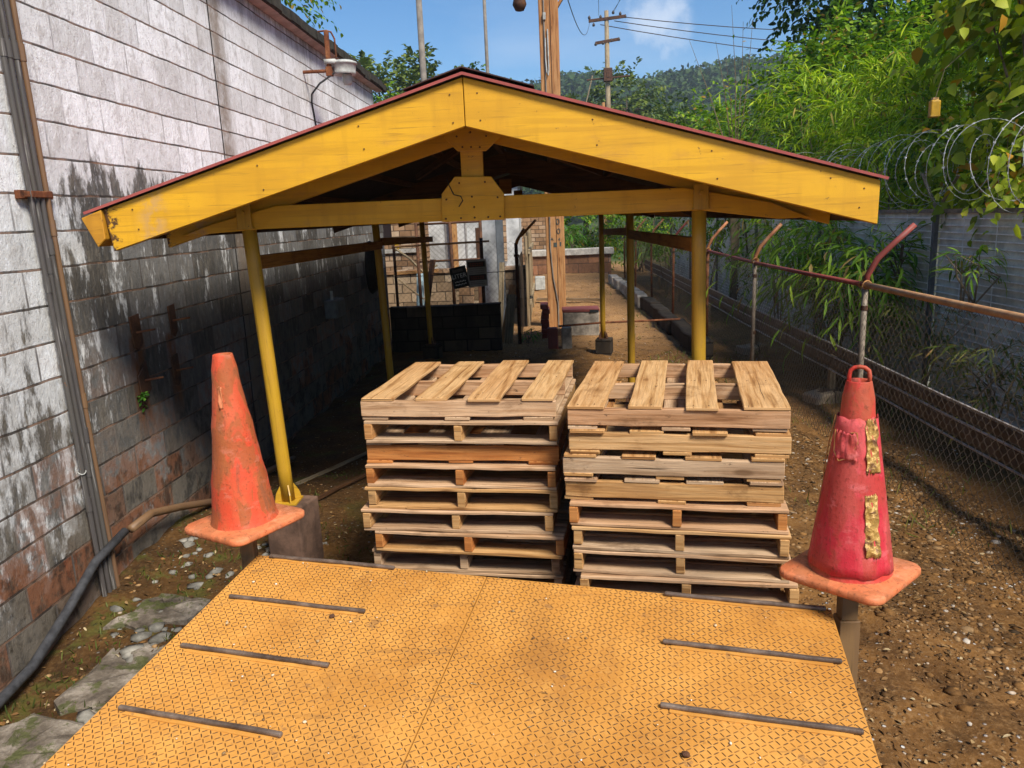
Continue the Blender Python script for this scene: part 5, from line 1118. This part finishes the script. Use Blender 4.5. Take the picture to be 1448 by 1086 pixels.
kp = [(2.02, 24.5), (2.08, 23.1), (2.13, 21.7), (2.18, 20.3), (2.22, 18.9), (2.24, 17.5), (2.27, 16.1), (2.28, 14.8), (2.30, 13.5), (2.32, 12.3)]
for i, (x, y) in enumerate(kp):
    m = MB(); m.box((x+RS.randn()*.02, y, .10), (.24, 1.24, .30), Matrix.Rotation(R_(2+RS.randn()*1.5), 3, 'Z'), seg=4, wob=.016); tag(m.build('kerb_block', M['darkblock' if i > 4 else 'concrete'], None, False, .02), ('pale concrete block in the far half of the kerb row along the fence' if i <= 4 else 'dark block in the near half of the kerb row along the fence'), 'kerb block', 'far pale kerb blocks' if i <= 4 else 'near dark kerb blocks')
bush('leafy_bush', 'dark leafy bush rising behind the capped wall, beside the wooden pole', 'bush', (1.6, 32.0, 1.9), (1.5, 1.2, 1.5), 380, .17, .07, M['lf_bush'], None, 8, .6, .5, .9, 26, .4, 7, .3, .35, .2, .03)
bush('leafy_bush', 'leafy bush behind the capped wall at the end of the fence', 'bush', (3.6, 31.0, 1.9), (1.2, 1.4, 1.6), 320, .17, .07, M['lf_bush'], None, 8, .6, .5, .9, 24, .4, 7, .3, .35, .2, .03)
strap('fern_plant', 'bright green fern in front of the dark bush above the capped wall', (.95, 30.3, .9), 34, .8, .04, 6, 'lf_fern', None)
strap('fern_plant', 'small green fern at the foot of the bent fence post', (-.38, 13.6), 12, .22, .018, 5, 'lf_fern', None)
t = thing('brown_backdrop_wall', 'brown rendered wall with dark holes between the bent post and the wooden pole', 'wall', (-.7, 30.5, 0)); m = MB(); m.box((0, 0, 1.3), (2.2, .4, 2.8)); m.build('wall', M['brownbuild'], t)
# sticks and boards on the shed floor
for i, (a, b, lab) in enumerate((((-2.2, 6.2, .05), (-1.3, 8.0, .06), 'long pale stick lying by the wall behind the left post'), ((-2.0, 5.3, .12), (-1.55, 6.6, .05), 'dark stick lying on the soil behind the left post'), ((-1.7, 9.6, .05), (-.9, 10.2, .04), 'slatted board lying on the shed floor behind the left stack'))):
    m = MB(); m.beam(a, b, (.03, .03, .35)[i], .02, seg=4, wob=.008); tag(m.build('stick' if i < 2 else 'board', M['greywood' if i != 1 else 'darkwood'], None), lab, 'stick' if i < 2 else 'board')
# broken apron and stones at lower left
def slab(label, pts, th, zoff=.0):
    cx = sum(p[0] for p in pts)/len(pts); cy = sum(p[1] for p in pts)/len(pts); V = []; n0 = 0; out = []
    for i, p in enumerate(pts):
        q = pts[(i+1) % len(pts)]
        for k in range(5): s_ = k/5; out.append((p[0]+(q[0]-p[0])*s_+RS.randn()*.016, p[1]+(q[1]-p[1])*s_+RS.randn()*.016))
    zz = gz(cx, cy)+zoff; m = MB(); n = len(out)
    V = [(x, y, zz-.1) for x, y in out]+[(x, y, zz+th*.7+RS.randn()*.004) for x, y in out]+[(cx+(x-cx)*.9, cy+(y-cy)*.9, zz+th+RS.randn()*.006) for x, y in out]+[(cx+(x-cx)*.5, cy+(y-cy)*.5, zz+th+RS.randn()*.008) for x, y in out]+[(cx, cy, zz+th)]
    F = [[j*n+i, j*n+(i+1) % n, (j+1)*n+(i+1) % n, (j+1)*n+i] for j in range(3) for i in range(n)]+[[3*n+i, 3*n+(i+1) % n, 4*n] for i in range(n)]
    m.add(V, F); tag(m.build('concrete_slab', M['apron'], None), label, 'slab')
slab('largest mossy broken concrete slab between the wall and the ramp', [(-2.45, 3.25), (-2.0, 3.05), (-1.78, 3.5), (-1.95, 3.85), (-2.4, 3.75)], .035)
slab('broken concrete slab at the lower left corner of the photo', [(-2.62, 2.5), (-2.15, 2.55), (-2.02, 2.98), (-2.45, 3.15), (-2.68, 2.95)], .04)
slab('narrow broken concrete slab below the conduits', [(-2.55, 3.85), (-2.1, 3.92), (-2.05, 4.15), (-2.4, 4.25)], .03)
slab('mossy concrete slab tucked beside the ramp edge', [(-2.05, 2.45), (-1.7, 2.4), (-1.65, 2.9), (-1.95, 2.95)], .03)
P = scatter(260, -2.3, -1.5, 2.3, 4.2); stones('rubble', P, .018+.04*RS.rand(len(P)), M['rubble'], .45)
P = scatter(70, -2.6, -1.6, 3.8, 5.2); stones('rubble', P, .015+.03*RS.rand(len(P)), M['rubble'], .5)

# ------------------------------------------------------------------ poles and wires beyond
for x, y, zt, r, lab in ((-3.60, 25, 10.5, .10, 'thick grey bare pole rising behind the left roof slope'), (-1.64, 25, 10.5, .055, 'thin grey bare pole rising behind the roof ridge')):
    m = MB(); m.tube([(x-.03*0, y, -.1), (x, y, zt/2), (x, y, zt)], [r*1.15, r, r*.85], 10); tag(m.build('bare_pole', M['polegrey'], None, True), lab, 'pole')
up = thing('utility_pole', 'distant utility pole with two cross-arms, insulators and a rusty box', 'utility pole', (4.77, 60, 0))
m = MB(); m.tube([(0, 0, -.2), (0, 0, 8), (-.02, 0, 16.2)], [.24, .20, .15], 10); m.build('shaft', M['greywood'], up, True)
m = MB(); m.beam((-1.3, -.1, 15.55), (1.35, -.1, 15.75), .16, .2); m.build('crossarm', M['rustdark'], up); m = MB(); m.beam((-.85, -.1, 14.05), (.85, -.1, 14.25), .14, .2); m.build('crossarm', M['rustdark'], up)
for x, z in ((-1.25, 15.8), (-.95, 15.3), (-.45, 15.8), (.45, 16.05), (.95, 15.95), (1.3, 15.75), (-.83, 14.0), (-.3, 14.05), (.3, 14.2), (.83, 14.25)):
    m = MB(); m.lathe([(.001, -.14), (.09, -.1), (.10, 0), (.06, .08), (.001, .14)], 8, (x, -.1, z)); m.build('insulator', M['porcelain'], up, True)
m = MB(); m.box((0, -.2, 11.85), (.62, .5, .9)); m.box((0, -.46, 11.85), (.25, .04, .4)); m.build('junction_box', M['rustdark'], up, bevel=.03)
m = MB(); m.tube([(-1.5, 0, 11.6), (1.6, 0, 11.75)], .06, 6); m.build('crossbar', M['rustdark'], up)
m = MB(); m.tube([(-.35, 0, 0), (-.36, 0, 10.0)], .13, 8); m.build('side_pole', M['bamboo'], up); m = MB(); m.tube([(-1.1, 0, 11.9), (-2.3, 0, 7.4), (-2.6, 0, 6)], .05, 6); m.build('guy_wire', M['greywood'], up)
def wire(a, b, sag, r, n=16):
    a = Vector(a); b = Vector(b); return [a.lerp(b, i/n)-Vector((0, 0, sag*4*(i/n)*(1-i/n))) for i in range(n+1)], r
def wires(label, L):
    m = MB()
    for pts, r in L: m.tube(pts, r, 5)
    tag(m.build('power_lines', M['porcelain'], None), label, 'wires')
wires('three power lines running right from the distant utility pole', [wire((6.1, 60, 15.7), (46, 66, 14.8), 1.0, .03), wire((5.3, 60, 15.5), (46, 66, 12.9), 1.0, .03), wire((4.3, 60, 15.3), (46, 66, 11.4), 1.0, .03)])
wires('slack wires running from the distant utility pole up to the near wooden pole', [wire((.3, 15.4, 6.8), (3.55, 60, 15.5), 1.1, .014), wire((1.1, 15.4, 8.2), (4.2, 60, 15.9), .25, .014), wire((3.2, 22, 10.0), (5.2, 60, 16.0), .2, .016), wire((4.1, 24, 10.8), (5.25, 60, 16.2), .1, .014)])
m = MB()
for pts in ([(3.55, 59.8, 15.4), (3.6, 59.8, 14.6), (3.95, 59.8, 13.8), (3.95, 59.8, 12.0), (3.6, 59.8, 11)], [(3.85, 59.8, 15.2), (3.9, 59.8, 14.1), (4.0, 59.8, 11.4)], [(6.05, 59.8, 15.6), (6.0, 59.8, 15.0), (5.55, 59.8, 14.2), (5.5, 59.8, 13), (5.6, 59.8, 11.9)], [(4.3, 59.8, 14), (3.8, 59.8, 12.2), (3.55, 59.8, 11.6)], [(4.55, 59.8, 13.7), (4.4, 59.8, 12.4), (4.2, 59.8, 11.7)], [(4.9, 59.8, 15.6), (5.2, 59.8, 15.35), (5.5, 59.8, 15.7)]): m.tube(pts, .042, 5)
m.build('jumper_wire', M['porcelain'], up)
# ------------------------------------------------------------------ trees beyond the yard and wooded hills
GT = 'trees in the valley beyond the yard'
mids = [((6.5, 64), 12.6, (2.3, 2.4), 'lf_mid', 'feathery yellow-green tree just right of the distant utility pole'), ((3.2, 66), 11.0, (2.4, 2.2), 'lf_mid', 'broad yellow-green tree just left of the distant utility pole'),
    ((9.6, 58), 8.9, (2.4, 2.6), 'lf_mid', 'rounded tree standing right of the utility pole above the red roof'), ((11.6, 54), 8.0, (2.3, 2.4), 'lf_bush', 'rounded green tree close to the bushes on the right'), ((10.6, 72), 10.3, (2.8, 2.8), 'lf_dark', 'dark tree behind the rounded valley trees'),
    ((.6, 70), 11.4, (2.6, 2.0), 'lf_dark', 'dark tree peeking over the red roof right of the wooden pole'), ((5.4, 80), 11.8, (3.4, 3.0), 'lf_dark', 'dark tree behind the distant utility pole'), ((14.5, 66), 9.4, (2.8, 2.6), 'lf_mid', 'pale green tree half hidden by the bare sapling'), ((-2.4, 72), 12.9, (2.0, 1.4), 'lf_dark', 'small dark treetop over the roof ridge right of the thin bare pole')]
for (x, y), zt, (rw, rh), mt, lab in mids:
    tree('valley_tree', lab, (x, y, 0), zt, (x, y, zt-rh), (rw, rw, rh), 420, .34, .18, M[mt], GT, 7, 1.0, .2, 38, .24, 5)
GLT = 'trees behind the white building'
for x, y, zt, rw, rh, mt, lab in ((-10.0, 50, 12.2, 2.4, 2.6, 'lf_mid', 'rounded tree just right of the block building roof end'), (-7.4, 52, 11.9, 1.9, 2.4, 'lf_mid', 'rounded tree left of the thick bare pole'), (-5.2, 56, 11.2, 1.8, 1.8, 'lf_dark', 'low dark tree behind the thick bare pole'), (-12.4, 46, 10.4, 3.0, 2.6, 'lf_bush', 'green tree beside the far end of the block building')):
    tree('valley_tree', lab, (x, y, 0), zt, (x, y, zt-rh), (rw, rw, rh), 420, .34, .2, M[mt], GLT, 7, .9, .2, 34, .26, 5)
tree('roof_tree', 'bright green tree peeping over the block building roof at the top', (-7.8, 19.0, 0), 9, (-6.9, 19.5, 8.0), (1.55, 1.6, 1.5), 480, .14, .075, M['lf_bush'], None, 8, .6, .18, 36, .25)
# hills
hx = np.linspace(-420, 460, 120); hy = np.linspace(120, 620, 60); HX, HY = np.meshgrid(hx, hy)
def hill_h(x, y):
    a = x/np.maximum(y, 1)                       # the ridge runs roughly across the view
    ridge = 35+5*sst(a, -.04, .08)-8*sst(-a, .03, .2)+5*(vnoise(x*.03+4, y*.004)-.5)
    return ridge*sst(y, 130, 262)*(1-.2*sst(y, 300, 620))-3+2*(vnoise(x*.05, y*.05)-.5)
HZ = hill_h(HX, HY); idx = np.arange(HX.size).reshape(HX.shape)
M['hillsoil'] = plain('forest_floor', (.03, .045, .014), .95, 0, .5, .2, 0)
tag(np_mesh('hills', np.stack([HX, HY, HZ], -1).reshape(-1, 3), np.stack([idx[:-1, :-1], idx[:-1, 1:], idx[1:, 1:], idx[1:, :-1]], -1).reshape(-1, 4), M['hillsoil'], smooth=True), kind='structure')
def forest(n, a0, a1, y0, y1, size, mat, k):
    y = y0+(y1-y0)*RS.rand(n)**.8; x = y*(a0+(a1-a0)*RS.rand(n)); z = hill_h(x, y); r = size*(.55+.8*RS.rand(n))
    d = norm(RS.randn(n, k, 3)); d[..., 2] = np.abs(d[..., 2])*1.2-.3; d = norm(d)
    lob = 1+.22*np.sin(d[..., 0:1]*5+x[:, None, None])*np.cos(d[..., 1:2]*6+y[:, None, None])
    O = (np.stack([x, y, z], -1)[:, None]+d*lob*r[:, None, None]*(.7+.35*RS.rand(n, k, 1))+np.array([0, 0, .5])*r[:, None, None]).reshape(-1, 3)
    q = n*k; N = norm((d+.7*RS.randn(n, k, 3)).reshape(q, 3)); T = norm(np.cross(N, RS.randn(q, 3))); B = np.cross(N, T)
    s_ = (np.repeat(r, k)*.15*(.6+.8*RS.rand(q)))[:, None]
    V = np.stack([O-T*s_, O-B*s_*.6+N*s_*.2, O+T*s_, O+B*s_*.6+N*s_*.2], 1).reshape(-1, 3)
    tag(np_mesh('forest', V, np.arange(4*q).reshape(q, 4), mat), kind='stuff')
forest(1300, -.02, .33, 150, 275, 4.2, M['lf_far'], 130)
forest(200, -.24, -.02, 170, 275, 4.2, M['lf_far'], 110)

# ------------------------------------------------------------------ haze over the valley
hm = bpy.data.materials.new('valley_haze'); hm.use_nodes = True; ht = hm.node_tree; ht.nodes.clear()
ho = ht.nodes.new('ShaderNodeOutputMaterial'); hv = ht.nodes.new('ShaderNodeVolumePrincipled'); hv.inputs['Color'].default_value = (.80, .88, 1.0, 1); hv.inputs['Density'].default_value = .00065; hv.inputs['Anisotropy'].default_value = .2; hv.inputs['Density Attribute'].default_value = ''; hv.inputs['Temperature Attribute'].default_value = ''; hm.cycles.homogeneous_volume = True
ht.links.new(hv.outputs[0], ho.inputs['Volume'])
m = MB(); m.box((20, 320, 25.8), (1000, 680, 75)); o = m.build('haze', hm); tag(o, kind='stuff')
